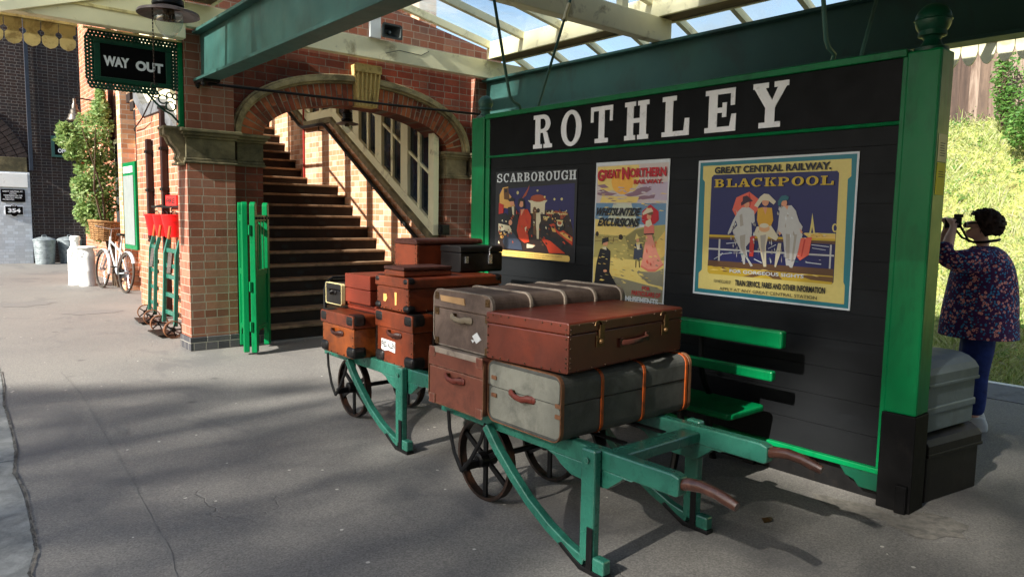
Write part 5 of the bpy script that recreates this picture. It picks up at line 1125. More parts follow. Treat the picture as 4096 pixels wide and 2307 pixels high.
# ================================================================ LUGGAGE
def case(name, label, x0, x1, y0, y1, z0, z1, body, r=.03, lid=.25, lidside=0, edge=None, slats=None, slatm=None, corners=None, cr=.07, handle=None, hsize=.13, studs=None, endband=None, bandw=.018, lidm=None, cat='trunk', hz=.62, latches=False, fronthandle=None, rot=0, lidlip=.003):
    t = thing(name, ((x0+x1)/2,(y0+y1)/2,z0), label, cat, None)
    zl = z1-lid*(z1-z0); b = body
    prof = rrect(y0,y1,z0,z1,r)
    low = [p for p in prof if p[1] < zl-.002]; hi = [p for p in prof if p[1] > zl+.002]
    def cut(pts, z, top):
        pts = sorted(pts, key=lambda p: math.atan2(p[1]-(z0+z1)/2, p[0]-(y0+y1)/2))
        return pts
    lo_poly = [(y0,zl-.0015),*sorted([p for p in low if p[0] < (y0+y1)/2], key=lambda p: (-p[1], p[0])), *sorted([p for p in low if p[0] >= (y0+y1)/2], key=lambda p: (p[1], p[0])), (y1,zl-.0015)]
    hi_poly = [(y1+lidlip,zl+.0015),*sorted([(p[0]+lidlip,p[1]) for p in hi if p[0] >= (y0+y1)/2], key=lambda p: (p[1], -p[0])), *sorted([(p[0]-lidlip,p[1]) for p in hi if p[0] < (y0+y1)/2], key=lambda p: (-p[1], -p[0])), (y0-lidlip,zl+.0015)]
    bmb = MB().prism(lo_poly, YZ, x0, x1)
    if studs:
        n = 9
        for i in (0,1,2,4,6,7,8):
            f = (i+.5)/n; yy = y0+.02+(y1-y0-.04)*f; zz = z0+.02+(z1-z0-.04)*f; xx = x0+.02+(x1-x0-.04)*f
            for (px,py,pz) in ((x0-.003,yy,z0+.012),(x0-.004,yy,z1-.014),(x0-.003,y0+.012,zz),(x0-.003,y1-.012,zz),(xx,y0-.003,z0+.012),(xx,y0-.004,z1-.014),(x0+.012,y0-.003,zz),(x1-.012,y0-.003,zz)):
                bmb.ball((px,py,pz), .0045, 8, 6, 1)
    bmb.build('body', [b, studs or M['copper']], t, bevel=.006)
    MB().prism(hi_poly, YZ, x0-lidlip, x1+lidlip).build('lid', lidm or b, t, bevel=.006)
    def loop(xa, xb, th, m, nm, only=None):
        outer = rrect(y0-th-lidlip,y1+th+lidlip,z0-.001,z1+th,r+th); inner = rrect(y0-.001,y1+.001,z0+.004,z1-.001,max(.005,r-.002)); n = len(outer)
        mb = MB(); vs = [(xa,u,v) for u,v in outer]+[(xa,u,v) for u,v in inner]+[(xb,u,v) for u,v in outer]+[(xb,u,v) for u,v in inner]
        fs = []
        for i in range(n):
            j = (i+1)%n; fs += [(i,j,j+n,i+n),(i+2*n,i+3*n,j+3*n,j+2*n),(i,i+2*n,j+2*n,j),(i+n,j+n,j+3*n,i+3*n)]
        mb.add(vs, fs); return mb.build(nm, m, t, bevel=.004)
    if edge: loop(x0-.004, x0+bandw, .004, edge, 'edge_binding'); loop(x1-bandw, x1+.004, .004, edge, 'edge_binding')
    if slats:
        for x in slats: loop(x-.010, x+.010, .010 if slatm is not M['strap'] else .005, slatm, 'slat')
    if corners:
        for cx, sx in ((x0,1),(x1,-1)):
            for cy, sy in ((y0,1),(y1,-1)):
                for cz, sz in ((z0,1),(z1,-1)):
                    e = .006; mb = MB(); a0, a1 = sorted((cx-sx*(e+lidlip), cx+sx*cr)); b0, b1 = sorted((cy-sy*(e+lidlip), cy+sy*cr)); c0, c1 = sorted((cz-(sz*e if sz < 0 else 0), cz+sz*cr*.85))
                    mb.box(a0,a1,b0,b1,c0,c1).build('corner_cap', corners, t, bevel=.034, seg=4)
    if handle:
        ym = (y0+y1)/2; zh = z0+(z1-z0)*hz; h = hsize/2
        MB().tube([(x0-.006,ym+h,zh),(x0-.022,ym+h*.75,zh+.006),(x0-.032,ym+h*.35,zh-.004),(x0-.032,ym-h*.35,zh-.010),(x0-.022,ym-h*.75,zh-.002),(x0-.006,ym-h,zh-.006)], [.016,.013,.012,.012,.013,.016], 8, sx=.7, sy=1.3).ball((x0-.004,ym+h*1.08,zh), .02, sc=(.45,1,1)).ball((x0-.004,ym-h*1.08,zh-.006), .02, sc=(.45,1,1)).build('carry_handle', handle, t, smooth=True)
        MB().box(x0-.024,x0+.002,ym+h*.62,ym+h*.62+.012,zh-.016,zh+.02).box(x0-.024,x0+.002,ym-h*.74,ym-h*.74+.012,zh-.022,zh+.014).build('handle_loop', M['copper'], t)
    if latches:
        for fx in (.24,.82):
            xx = x0+(x1-x0)*fx
            MB().box(xx-.03,xx+.03,y0-.007,y0,zl-.075,zl-.02).box(xx-.012,xx+.022,y0-.012,y0,zl-.03,zl+.03).ball((xx,y0-.01,zl-.05), .014).tube([(xx-.02+.025*math.cos(a*PI/6),y0-.006,zl+.03+.02*math.sin(a*PI/6)) for a in range(7)], .004, 5).build('latch', M['copper'], t, smooth=True)
    if fronthandle:
        xm = x0+(x1-x0)*.53; zh = zl-.075
        MB().tube([(xm-.11,y0-.004,zh),(xm-.09,y0-.022,zh),(xm,y0-.03,zh+.002),(xm+.09,y0-.022,zh+.006),(xm+.11,y0-.004,zh+.01)], .011, 8, sy=1.3).box(xm-.125,xm-.095,y0-.012,y0,zh-.022,zh+.022).box(xm+.095,xm+.125,y0-.012,y0,zh-.014,zh+.032).build('carry_handle', fronthandle, t, smooth=True)
    if rot: t.rotation_euler.z = math.radians(rot)
    return t
# near barrow
t = case('canvas_trunk','worn grey canvas trunk with orange wooden battens lying on the near barrow',2.265,3.24,2.325,2.855,.56,.875,M['lug_dkgrey'],.05,.42,edge=M['edge_tan'],slats=(2.54,2.85,3.2),slatm=M['strap'],handle=M['handle_red'],hsize=.15,hz=.56,bandw=.02)
MB().prism(rrect(2.325,2.835,.58,.74,.03), YZ, 2.2615, 2.266).prism(rrect(2.325,2.835,.745,.858,.025), YZ, 2.2575, 2.263).build('lit_end_panel', M['lug_grey_lit'], t)  # left end paler: light from the open side put into the colour
for y, z in ((2.33,.74),(2.33,.69),(2.80,.79),(2.80,.70)): MB().box(2.252,2.262,y-.02,y+.02,z-.01,z+.01).build('clasp', M['edge_tan'], t, bevel=.003)
case('suitcase','large flat red brown suitcase with riveted corners on top of the grey batten trunk',2.245,3.2,2.335,2.87,.892,1.128,M['lug_brown'],.012,.24,studs=M['stud'],latches=True,fronthandle=M['lug_dark'],cat='suitcase',rot=5.5)
t = case('wardrobe_trunk','pinkish brown trunk with a worn white top edge under the ribbed taupe trunk',2.235,3.12,2.865,3.355,.56,.872,M['lug_pink'],.045,.33,edge=M['edge_tan'],handle=M['handle_red'],hsize=.14,hz=.55,corners=None,bandw=.016)
MB().box(2.2285,2.30,2.905,3.31,.848,.8795).build('worn_edge', M['slat'], t, bevel=.003)
for y, z in ((2.89,.585),(2.89,.85),(3.32,.585),(3.32,.85)): MB().box(2.225,2.237,y-.028,y+.028,z-.028,z+.028).build('corner_cap', M['lug_pink'], t, bevel=.012)
t = case('ribbed_trunk','grey taupe steamer trunk with pale wooden ribs, on top of the pinkish trunk',2.26,3.26,2.83,3.345,.89,1.195,M['lug_canvas'],.05,.33,edge=M['slat'],slats=(2.52,2.77,3.01,3.235),slatm=M['slat'],handle=M['handle_grey'],hsize=.15,hz=.55,bandw=.018)
MB().prism([(3.27,1.135),(3.05,1.13),(3.06,1.165),(3.28,1.165)], YZ, 2.2515, 2.2575).build('torn_label', pm('torn_tan_label', srgb(178,142,100), .8), t)
MB().prism([(2.99,.975),(2.955,.94),(2.915,.965),(2.95,1.0)], YZ, 2.2565, 2.2605).prism([(3.0,.955),(2.985,.94),(2.97,.955)], YZ, 2.2565, 2.2605).build('paper_scrap', M['white'], t)
for y in (2.862,3.315):
    for z in (.91,1.075,1.16): MB().box(2.2535,2.2575,y-.018,y+.018,z-.02,z+.02).ball((2.2535,y-.007,z), .006, 6, 4).ball((2.2535,y+.007,z), .006, 6, 4).build('rivet_plate', M['copper'], t, bevel=.002)
# rear barrow
case('leather_trunk','tan orange leather trunk with black corners, leftmost on the rear barrow',2.435,3.2,4.63,5.13,.56,.875,M['lug_orange'],.02,.3,corners=M['lug_black'],cr=.105,slats=(2.62,3.0),slatm=M['iron'],handle=M['lug_dark'],hsize=.15,hz=.55,studs=M['stud'],lidm=M['lug_tan'],lidlip=.012)
t = case('leather_trunk','chestnut leather trunk with black corners and a paper label reading FRED ALLEN',2.575,3.3,4.07,4.54,.56,.93,M['lug_tan'],.02,.32,corners=M['lug_black'],cr=.105,slats=(2.74,3.1),slatm=M['iron'],handle=M['lug_dark'],hsize=.15,hz=.6,studs=M['stud'],lidlip=.012)
lb = MB().prism([(4.475,.652),(4.425,.645),(4.38,.655),(4.29,.646),(4.29,.722),(4.475,.728)], YZ, 2.5705, 2.5745).build('paper_label', M['white'], t)
mb = MB(); put(mb, 'FRED ALLEN', (2.5701,4.470,.672), (0,-.175,0), (0,0,.04), 0, .03); mb.build('lettering', M['ink'], lb, fix=False)
t = case('leather_trunk','long brown leather case with pale stains, on top of the FRED ALLEN trunk',2.57,3.36,4.12,4.535,.942,1.175,M['lug_tan'],.015,.3,corners=M['lug_black'],cr=.06,studs=M['stud'],lidlip=.01)
MB().prism([(4.44,1.05),(4.40,1.05),(4.39,1.02),(4.41,.995),(4.44,1.0)], YZ, 2.5665, 2.5695).prism([(4.29,1.07),(4.26,1.07),(4.265,.985),(4.285,.98)], YZ, 2.5665, 2.5695).build('pale_stain', pm('pale_glue_stain', srgb(214,170,96), .7), t)
case('suitcase','small plain orange red case between the black case and the stained case',2.56,3.05,4.62,5.0,.94,1.155,M['lug_red'],.008,.5,cat='suitcase',lidlip=.002)
case('suitcase','flat reddish case under the small orange red one on the rear barrow',2.6,3.25,4.60,5.04,.882,.936,M['lug_red'],.012,.5,cat='suitcase',lidlip=.002)
case('suitcase','small black case with cream edges at the left end of the rear barrow',2.55,2.95,5.045,5.30,.9,1.06,M['lug_black'],.012,.3,edge=pm('cream_edge', srgb(222,206,150), .6),cat='suitcase',bandw=.03,handle=M['lug_black'],hsize=.05)
case('suitcase','thin brown attache case lying on top of the stained leather case',2.585,2.98,4.2,4.46,1.18,1.245,M['lug_tan'],.008,.4,lidm=M['lug_dark'],cat='suitcase',handle=None)
case('trunk','dark brown trunk buried in the middle of the rear barrow load',2.98,3.42,4.56,5.05,.95,1.2,M['lug_dark'],.02,.3)
case('hat_case','tall chestnut case at the very top of the rear barrow, in front of the stairs',2.955,3.58,4.62,4.94,1.205,1.42,M['lug_tan'],.03,.2,lidm=M['lug_dark'],cat='suitcase',studs=M['stud'])
t = case('suitcase','black leather case with steel clasps standing right of the tall chestnut case',3.16,3.56,4.34,4.60,1.178,1.375,M['lug_black'],.02,.25,cat='suitcase')
MB().box(3.2,3.225,4.328,4.34,1.25,1.3).box(3.42,3.45,4.326,4.34,1.24,1.31).tube([(3.43,4.33,1.31),(3.42,4.325,1.35),(3.44,4.325,1.37)], .006, 6).build('clasp', M['chrome'], t)
# tin trunks behind the nameboard
def tin(label, loc, w, d, h, lid, mat, ribs, rot):
    t = thing('tin_trunk', loc, label, 'trunk', 'tin trunks stacked behind the nameboard post'); x, y, z = loc
    MB().box(x,x+w,y,y+d,z,z+h).build('body', mat, t, bevel=.008)
    pr = [(y-.012,z+h-.012),(y-.012,z+h+lid*.4),(y+.012,z+h+lid*.66),(y+.05,z+h+lid*.86),(y+.10,z+h+lid*.97),(y+.16,z+h+lid),(y+d-.16,z+h+lid),(y+d-.10,z+h+lid*.97),(y+d-.05,z+h+lid*.86),(y+d-.012,z+h+lid*.66),(y+d+.012,z+h+lid*.4),(y+d+.012,z+h-.012)]
    MB().prism(pr, YZ, x-.012, x+w+.012).build('lid', mat, t, bevel=.006)
    MB().box(x-.016,x+w+.016,y-.018,y+d+.018,z+h-.02,z+h+.0).build('lid_rim', mat, t, bevel=.004)
    if ribs:
        for zz in (.36,): MB().box(x-.008,x+w+.008,y-.009,y+d+.008,z+h*zz,z+h*zz+.045).build('rib', mat, t, bevel=.008)
    t.rotation_euler.z = math.radians(rot); return t
tin('black japanned tin trunk standing on the platform behind the right nameboard post', (4.42,1.53,0), .56, .40, .29, .115, M['tin_black'], False, -9)
tin('grey painted ribbed tin trunk on top of the black tin trunk', (4.40,1.545,.41), .55, .38, .285, .13, M['tin_grey'], True, -7)

# ================================================================ GATES
def gate_leaf(root, P, Q, h=1.715, name='leaf', flip=False):
    """a wicket gate leaf from ground point P to Q"""
    P, Q = Vector((P[0],P[1],0)), Vector((Q[0],Q[1],0)); d = (Q-P); W = d.length; d.normalize(); n = Vector((-d.y,d.x,0))
    fn = lambda u, v, w: tuple(P+d*u+n*w+Vector((0,0,v)))
    l = MB()
    for u in (0, W-.09):
        l.prism([(u,.03),(u+.09,.03)]+[(u+.045+.045*math.cos(a*PI/8), h-.045+.045*math.sin(a*PI/8)) for a in range(9)], fn, -.03, .03)
    o = l.build('stile', M['green'], root, bevel=.006)
    MB().prism([(.075,1.5),(W-.075,1.5),(W-.075,1.57),(.075,1.57)], fn, -.02, .02).build('top_rail', M['green'], root, bevel=.006)
    MB().prism([(.075,.88),(W-.075,.88),(W-.075,.95),(.075,.95)], fn, -.02, .02).build('middle_rail', M['green'], root, bevel=.006)
    mb = MB().prism([(.075,.14),(.11,.2),(.18,.26),(W-.18,.26),(W-.11,.2),(W-.075,.14),(W-.075,.30),(.075,.30)], fn, -.02, .02)
    mb.build('bottom_rail', M['green'], root, bevel=.006)
    MB().prism([(.075,.29),(W-.075,.29),(W-.075,.89),(.075,.89)], fn, -.008, .008).build('panel', M['green'], root)
    k = max(2, int((W-.15)/.14)); mb = MB()
    for i in range(k):
        u = .075+(W-.15)*(i+1)/(k+1); mb.prism([(u-.016,.94),(u+.016,.94),(u+.016,1.51),(u-.016,1.51)], fn, -.014, .014)
    mb.build('baluster', M['green'], root, bevel=.004)
    return d, n, W
g = thing('wicket_gate', (2.95,8.2,0), 'bright green wicket gate folded back beside the left brick pier', 'gate')
gate_leaf(g, (3.06,8.62), (2.905,8.045)); d, n, W = gate_leaf(g, (2.965,7.985), (3.33,8.50))
for z in (.27,.72,1.35): MB().box(2.925,2.955,7.98,8.01,z,z+.11).build('hinge', M['green'], g, bevel=.004)
P0 = Vector((2.965,7.985,0))+d*.02
mb = MB()
for k in range(5): q = P0+d*(.03+.13*k)-n*.032; mb.ball((q.x,q.y,1.535), .02, 8, 5, sc=(1,1,.8))
q0 = P0-n*.03; q1 = P0+d*.6-n*.03; mb.bar((q0.x,q0.y,1.535),(q1.x,q1.y,1.535),.012,.02)
mb.build('latch_bar', M['black'], g, smooth='all')
g = thing('wicket_gate', (6.6,8.9,0), 'second green wicket gate by the right arch pier, half hidden by the nameboard post', 'gate')
gate_leaf(g, (6.27,8.92), (6.78,8.86))
MB().box(6.25,6.8,8.82,8.85,1.43,1.52).build('latch_bar', M['black'], g, bevel=.005)
tag(MB().box(5.96,6.12,8.68,8.75,1.32,1.47).box(5.98,6.1,8.66,8.68,1.34,1.45).build('letter_box', M['black'], bevel=.008), 'small black box fixed to the right arch jamb beside the green gate', 'box')

# ================================================================ WAY OUT SIGN
ws = thing('way_out_sign', (2.0,8.7,2.9), 'green cast iron bracket sign reading WAY OUT on the brick pier', 'sign')
MB().box(1.67,2.305,8.69,8.71,2.985,3.325).build('panel', M['title'], ws)
fr_ = MB()
for a, b, c, d_ in ((1.61,2.365,3.325,3.375),(1.61,2.365,2.935,2.985),(1.61,1.67,2.985,3.325),(2.305,2.365,2.985,3.325)): fr_.box(a,b,8.675,8.725,c,d_)
fr_.build('frame', M['green_dark'], ws, bevel=.008)
mb = MB()
def ringlet(x, z, r): mb.tube([(x+r*math.cos(a*PI/4),8.70,z+r*math.sin(a*PI/4)) for a in range(8)], .0135, 6, closed=True)
x = 1.57
while x < 2.42:
    for z in (3.395,3.428): ringlet(x+(.018 if z > 3.4 else 0), z, .018)
    if x < 2.2:
        for z in (2.915,2.882): ringlet(x+(.018 if z < 2.9 else 0), z, .018)
    x += .036
z = 2.95
while z < 3.38:
    for x in (1.588,1.556): ringlet(x, z+(.018 if x < 1.57 else 0), .018)
    for x in (2.388,2.42): ringlet(x, z, .018)
    z += .036
for x in (1.60,1.80,2.0,2.2): mb.ball((x,8.7,3.465), .017, 8, 5)
mb.build('pierced_border', M['green_dark'], ws, smooth=True)
mb = MB()
sc = lambda cx, cz, r, a0, a1, n=14: [(cx+r*math.cos(math.radians(a0+(a1-a0)*i/n)),8.70,cz+r*math.sin(math.radians(a0+(a1-a0)*i/n))) for i in range(n+1)]
mb.tube([(2.08,8.7,2.90),(2.14,8.7,2.84),(2.2,8.7,2.77),(2.28,8.7,2.70),(2.36,8.7,2.66),(2.43,8.7,2.58)], .012, 6)
mb.tube(sc(2.2,2.86,.035,-30,300), .009, 6).tube(sc(2.27,2.82,.045,0,330), .009, 6).tube(sc(2.35,2.75,.05,60,400), .009, 6).tube(sc(2.40,2.86,.03,0,330), .009, 6).tube(sc(2.34,2.87,.03,0,330), .008, 6)
mb.build('scroll_bracket', M['green_dark'], ws, smooth=True)
MB().box(2.43,2.478,8.665,8.735,2.54,3.49).lathe([(.045,3.49),(.05,3.5),(.03,3.53),(.012,3.58),(0,3.6)], (2.454,8.70,0), 10).box(2.42,2.478,8.66,8.74,2.50,2.56).build('wall_plate', M['green'], ws, bevel=.008)
mb = MB(); put(mb, 'WAY', (1.70,8.6885,3.10), (.245,0,0), (0,0,.105), 0, .055); mb.build('lettering', M['letter'], ws, fix=False); mb = MB(); put(mb, 'OUT', (2.005,8.6885,3.09), (.275,0,0), (0,0,.105), 0, .055)
mb.build('lettering', M['letter'], ws, fix=False)

# ================================================================ BRIDGE AT THE END OF THE PLATFORM
bg = thing('bridge', (2,25.8,0), 'tall soot black brick road bridge closing off the far end of the platform', 'bridge')
MB().box(2.93,14,25.4,27,-1.1,9).box(-9,2.93,25.45,27,2.64,9).build('wall', M['brick_black'], bg)
mb = MB(); mb.box(1.9,2.93,25.33,25.6,-1.1,2.64); mb.build('white_pier', M['brick_white'], bg, bevel=.01)
MB().box(1.9,2.87,25.29,25.4,2.2,2.6).build('white_lintel', M['white'], bg, bevel=.01)
MB().box(1.8,2.88,25.36,25.5,2.645,3.06).build('springer_stone', M['stone_dark'], bg, bevel=.01)
mb = MB()
for ring, (ra, rb) in enumerate(((2.5,2.74),(2.76,3.0),(3.02,3.26))):
    for k in range(34):
        a, b = math.radians(20+2.6*k+.15), math.radians(20+2.6*(k+1)-.15); cx, cz = -.14, 1.98
        mb.prism([(cx+ra*math.cos(a),cz+ra*math.sin(a)),(cx+rb*math.cos(a),cz+rb*math.sin(a)),(cx+rb*math.cos(b),cz+rb*math.sin(b)),(cx+ra*math.cos(b),cz+ra*math.sin(b))], XZ, 25.37, 25.46)
mb.build('arch_ring', pm('dark_arch_brick', srgb(58,50,48), .9, .3, 6, srgb(34,32,32), .4, 4, .3, 30), bg)
MB().box(2.93,3.02,25.28,25.38,2.7,9).build('drainpipe', pm('blue_black_iron', srgb(40,48,60), .6, .2, 6), bg)
p = thing('plaque', (2.5,25.3,1.78), 'black cast plaque with rows of white lettering on the whitewashed bridge pier', 'plaque')
MB().prism(rrect(2.21,2.79,1.78,2.14,.03), XZ, 25.295, 25.33).build('plate', M['title'], p)
mb = MB()
for i, (t_, x0, x1) in enumerate((('GREAT CENTRAL RY.',2.25,2.74),('NOTICE',2.42,2.58),('TRESPASSERS ON THE',2.27,2.72),('RAILWAY WILL BE',2.31,2.70),('PROSECUTED',2.25,2.52))): put(mb, t_, (x0,25.292,2.06-.058*i), (x1-x0,0,0), (0,0,.04), 0, .015)
mb.build('lettering', M['letter'], p, fix=False)
p = thing('number_plate', (2.51,25.3,1.37), 'black shaped number plate 354 below the cast plaque on the white pier', 'plaque')
def shape(g_): return [(2.30-g_,1.42-g_),(2.43,1.42-g_)]+[(2.51+(.075+g_)*math.cos(a),1.425+(.06+g_)*math.sin(a)) for a in [PI+PI*i/8 for i in range(1,8)]]+[(2.59,1.42-g_),(2.72+g_,1.42-g_),(2.72+g_,1.65+g_),(2.59,1.65+g_)]+[(2.51+(.075+g_)*math.cos(a),1.645+(.06+g_)*math.sin(a)) for a in [PI*i/8 for i in range(1,8)]]+[(2.43,1.65+g_),(2.30-g_,1.65+g_)]
MB().prism(shape(.012), XZ, 25.305, 25.33).build('rim', M['letter'], p); MB().prism(shape(0), XZ, 25.297, 25.306).build('plate', M['title'], p)
mb = MB(); put(mb, '354', (2.36,25.294,1.475), (.30,0,0), (0,0,.12), 0, .04); mb.build('lettering', M['letter'], p, fix=False); mb = MB(); put(mb, 'GCR', (2.46,25.294,1.655), (.10,0,0), (0,0,.03), 0, .02); mb.build('lettering', M['letter'], p, fix=False)
p = thing('wall_sign', (3.75,25.35,3.12), 'small green framed black sign high on the black bridge wall, half behind the climber', 'sign')
MB().box(3.50,4.2,25.33,25.4,3.13,3.75).build('frame', M['girder'], p, bevel=.01); MB().box(3.58,4.12,25.32,25.335,3.2,3.68).build('panel', M['title'], p)
mb = MB(); put(mb, 'OFFICE', (3.66,25.317,3.26), (.40,0,0), (0,0,.12), 0, .03); mb.build('lettering', M['letter'], p, fix=False)
def dustbin(loc, s, lab):
    d_ = thing('dustbin', loc, lab, 'dustbin', 'dustbins by the bridge wall'); mb = MB(); pr = [(.235*s,0),(.235*s,.02)]
    for i in range(30):
        pr.append(((.24+.04*i/29+.004*math.sin(i*2.1))*s, .03+.64*i/29))
    pr += [(.285*s,.675),(.285*s,.70)]
    MB().lathe(pr, loc, 40).build('body', M['galv'], d_, smooth=True)
    MB().lathe([(.298*s,.68),(.298*s,.705),(.26*s,.735),(.12*s,.785),(.0,.79)], loc, 32).tube([(loc[0]-.06,loc[1],.78),(loc[0]-.05,loc[1],.83),(loc[0]+.05,loc[1],.83),(loc[0]+.06,loc[1],.78)], .009, 6).build('lid', M['galv'], d_, smooth=True)
    return d_
dustbin((3.15,24.85,0), 1.0, 'ribbed galvanised dustbin with a lid beside the white bridge pier')
dustbin((3.82,25.05,0), 1.12, 'second galvanised bin further right in the shadow of the bridge wall')

# ================================================================ YARD OBJECTS ALONG THE BUILDING
def churn(loc, lab, prof, lid):
    c = thing('milk_churn', loc, lab, 'milk churn', 'white milk churns')
    MB().lathe(prof, loc, 28).build('body', M['white'], c, smooth=True); MB().lathe(lid, loc, 28).build('lid', M['white'], c, smooth=True)
    mb = MB()
    for sx in (1,-1): mb.tube([(loc[0]+sx*.12,loc[1]-.1,.72),(loc[0]+sx*.16,loc[1]-.13,.75),(loc[0]+sx*.16,loc[1]-.13,.66),(loc[0]+sx*.14,loc[1]-.1,.62)], .01, 6)
    mb.build('handle', M['white'], c)
churn((2.80,17.72,0), 'tall white milk churn with a narrow neck, left of the bicycle', [(.15,0),(.155,.03),(.15,.06),(.148,.30),(.153,.32),(.148,.34),(.15,.62),(.155,.64),(.13,.74),(.085,.84),(.08,.95)], [(.095,.94),(.10,.955),(.10,1.02),(.075,1.04),(0,1.045)])
churn((2.945,17.36,0), 'white milk churn with a wide flat lid under the bicycle basket', [(.155,0),(.16,.03),(.155,.06),(.153,.30),(.158,.32),(.153,.34),(.155,.60),(.16,.62),(.14,.72),(.12,.79)], [(.19,.79),(.205,.80),(.205,.825),(.15,.835),(0,.84)])

bk = thing('bicycle', (0,0,0), 'old silver bicycle with white mudguards and a wicker basket leaning by the wall', 'bicycle')
def wheel_(x):
    w = MB().lathe([(.30,-.016),(.318,-.02),(.334,-.012),(.338,0),(.334,.012),(.318,.02),(.30,.016),(.296,0),(.30,-.016)], (x,0,.338), 40, axis='y')
    w = w.build('wheel', M['tyre'], bk, smooth=True)
    mb = MB().lathe([(.02,-.045),(.025,-.03),(.018,0),(.025,.03),(.02,.045)], (x,0,.338), 10, axis='y')
    for k in range(20):
        a = k*PI/10; mb.tube([(x+.02*math.cos(a),.02*(-1)**k,.338+.02*math.sin(a)),(x+.298*math.cos(a+.15),0,.338+.298*math.sin(a+.15))], .0018, 4)
    mb.build('spokes', M['chrome'], w)
wheel_(0); wheel_(1.12)
def guard(x, a0, a1): 
    mb = MB(); n = 22; vs = []
    for i in range(n+1):
        a = math.radians(a0+(a1-a0)*i/n)
        for r_, y_ in ((.352,-.034),(.366,-.02),(.366,.02),(.352,.034)): vs.append((x+r_*math.cos(a),y_,.338+r_*math.sin(a)))
    mb.add(vs, [(i*4+k,i*4+k+1,(i+1)*4+k+1,(i+1)*4+k) for i in range(n) for k in range(3)])
    return mb.build('mudguard', M['white'], bk, smooth='all')
guard(0, -10, 150); guard(1.12, 35, 190)
F_ = M['bikeframe']
MB().tube([(0,0,.338),(.42,0,.30),(.56,0,.82)], .014, 8).tube([(0,0,.338),(.36,0,.74)], .009, 8).tube([(.42,0,.30),(.30,0,.84)], .016, 8).tube([(.42,0,.30),(.86,0,.78)], .016, 8).tube([(.36,0,.7),(.86,0,.86)], .015, 8).tube([(.84,0,.72),(.82,0,.93)], .02, 8).build('frame', F_, bk, smooth=True)
MB().tube([(1.12,0,.338),(1.0,0,.5),(.86,0,.72)], .014, 8).tube([(1.12,.05,.338),(.88,.05,.7)], .01, 8).tube([(1.12,-.05,.338),(.88,-.05,.7)], .01, 8).build('fork', F_, bk, smooth=True)
MB().tube([(.82,0,.92),(.80,0,1.06),(.80,.2,1.09),(.74,.28,1.10),(.62,.29,1.09)], .012, 8).tube([(.80,0,1.06),(.80,-.2,1.09),(.74,-.28,1.10),(.62,-.29,1.09)], .012, 8).build('handlebar', M['chrome'], bk, smooth=True)
MB().tube([(.30,0,.84),(.285,0,.95)], .013, 8).build('seat_post', M['chrome'], bk)
mb = MB(); mb.prism([(.14,-.09),(.18,-.11),(.28,-.10),(.36,-.03),(.45,-.018),(.45,.018),(.36,.03),(.28,.10),(.18,.11),(.14,.09)], XY, .955, .995); mb.build('saddle', M['leather_saddle'], bk, bevel=.015)
MB().lathe([(.09,-.01),(.098,0),(.09,.01)], (.42,-.05,.30), 24, axis='y').tube([(.42,-.07,.30),(.53,-.08,.18)], .009, 6).tube([(.42,.07,.30),(.31,.08,.42)], .009, 6).box(.5,.58,-.14,-.06,.165,.185).box(.27,.35,.06,.14,.41,.43).prism([(.0,.30),(.42,.20),(.42,.40),(.0,.37)], XZ, -.055, -.045).build('chainset', M['iron'], bk)
mb = MB()   # basket over the front wheel
for i in range(9):
    f = i/8; w, l_ = .19+.06*f, .15+.05*f; z = .86+.30*f
    mb.tube([(1.1+.02+l_*1.25*math.cos(a*PI/8)*(1.0),w*math.sin(a*PI/8),z+.003*math.sin(a*5)) for a in range(16)], .018, 6, closed=True)
mb.box(.95,1.28,-.17,.17,.85,.865)
bas = mb.build('basket', M['wicker'], bk, smooth=True)
mb = MB()
for a in range(16):
    mb.tube([(1.12+.195*math.cos(a*PI/8),.2*math.sin(a*PI/8),.86),(1.12+.262*math.cos(a*PI/8),.262*math.sin(a*PI/8),1.175)], .01, 5)
mb.tube([(1.12+.265*math.cos(a*PI/8),.265*math.sin(a*PI/8),1.18) for a in range(16)], .02, 6, closed=True)
mb.build('basket_stakes', M['wicker'], bas, smooth=True)
bk.location = (3.26,15.5,0); bk.rotation_euler = (math.radians(5), 0, math.radians(97.5)); bk.scale = (1.15,1.15,1.15)

def truck(label, group='green sack trucks'):
    t = thing('sack_truck', (0,0,0), label, 'sack truck', group)
    for y in (0,.52):
        r_ = MB().prism([(.02,.14),(.07,.14),(.11,1.05),(.16,1.22),(.11,1.24),(.06,1.05)], XZ, y-.022, y+.022).build('side_rail', M['cart'], t, bevel=.006)
        MB().tube([(.125,y,1.2),(.14,y,1.3),(.155,y,1.4)], [.022,.02,.018], 8).build('handle', pm('orange_varnished_wood', srgb(150,78,36), .45, .2, 8), r_, smooth=True)
        w = MB().lathe([(.10,-.025),(.112,-.025),(.112,.025),(.10,.025),(.10,-.025)], (0,y-.06 if y < .1 else y+.06,.112), 24, axis='y').build('wheel', M['truckwheel'], t, smooth=True)
        mb = MB().lathe([(.03,-.03),(.03,.03)], (0,y-.06 if y < .1 else y+.06,.112), 10, axis='y')
        for k in range(5): a = k*1.2566; mb.bar((0,y-.06 if y < .1 else y+.06,.112),(.1*math.cos(a),y-.06 if y < .1 else y+.06,.112+.1*math.sin(a)),.014,.014,up=(0,1,0))
        mb.build('spokes', M['iron'], w)
    MB().tube([(0,-.06,.112),(0,.58,.112)], .014, 8).build('axle', M['iron'], t)
    mb = MB()
    for z in (.25,.48,.72,.86,1.06): mb.box(.05+.04*z,.09+.04*z,.02,.50,z,z+.055)
    mb.build('cross_bar', M['cart'], t, bevel=.005)
    MB().box(-.16,.06,.0,.52,.03,.045).build('toe_plate', M['iron'], t)
    MB().bar((.10,.30,1.06),(.06,.26,.80),.05,.05).build('iron_catch', M['iron'], t)
    return t
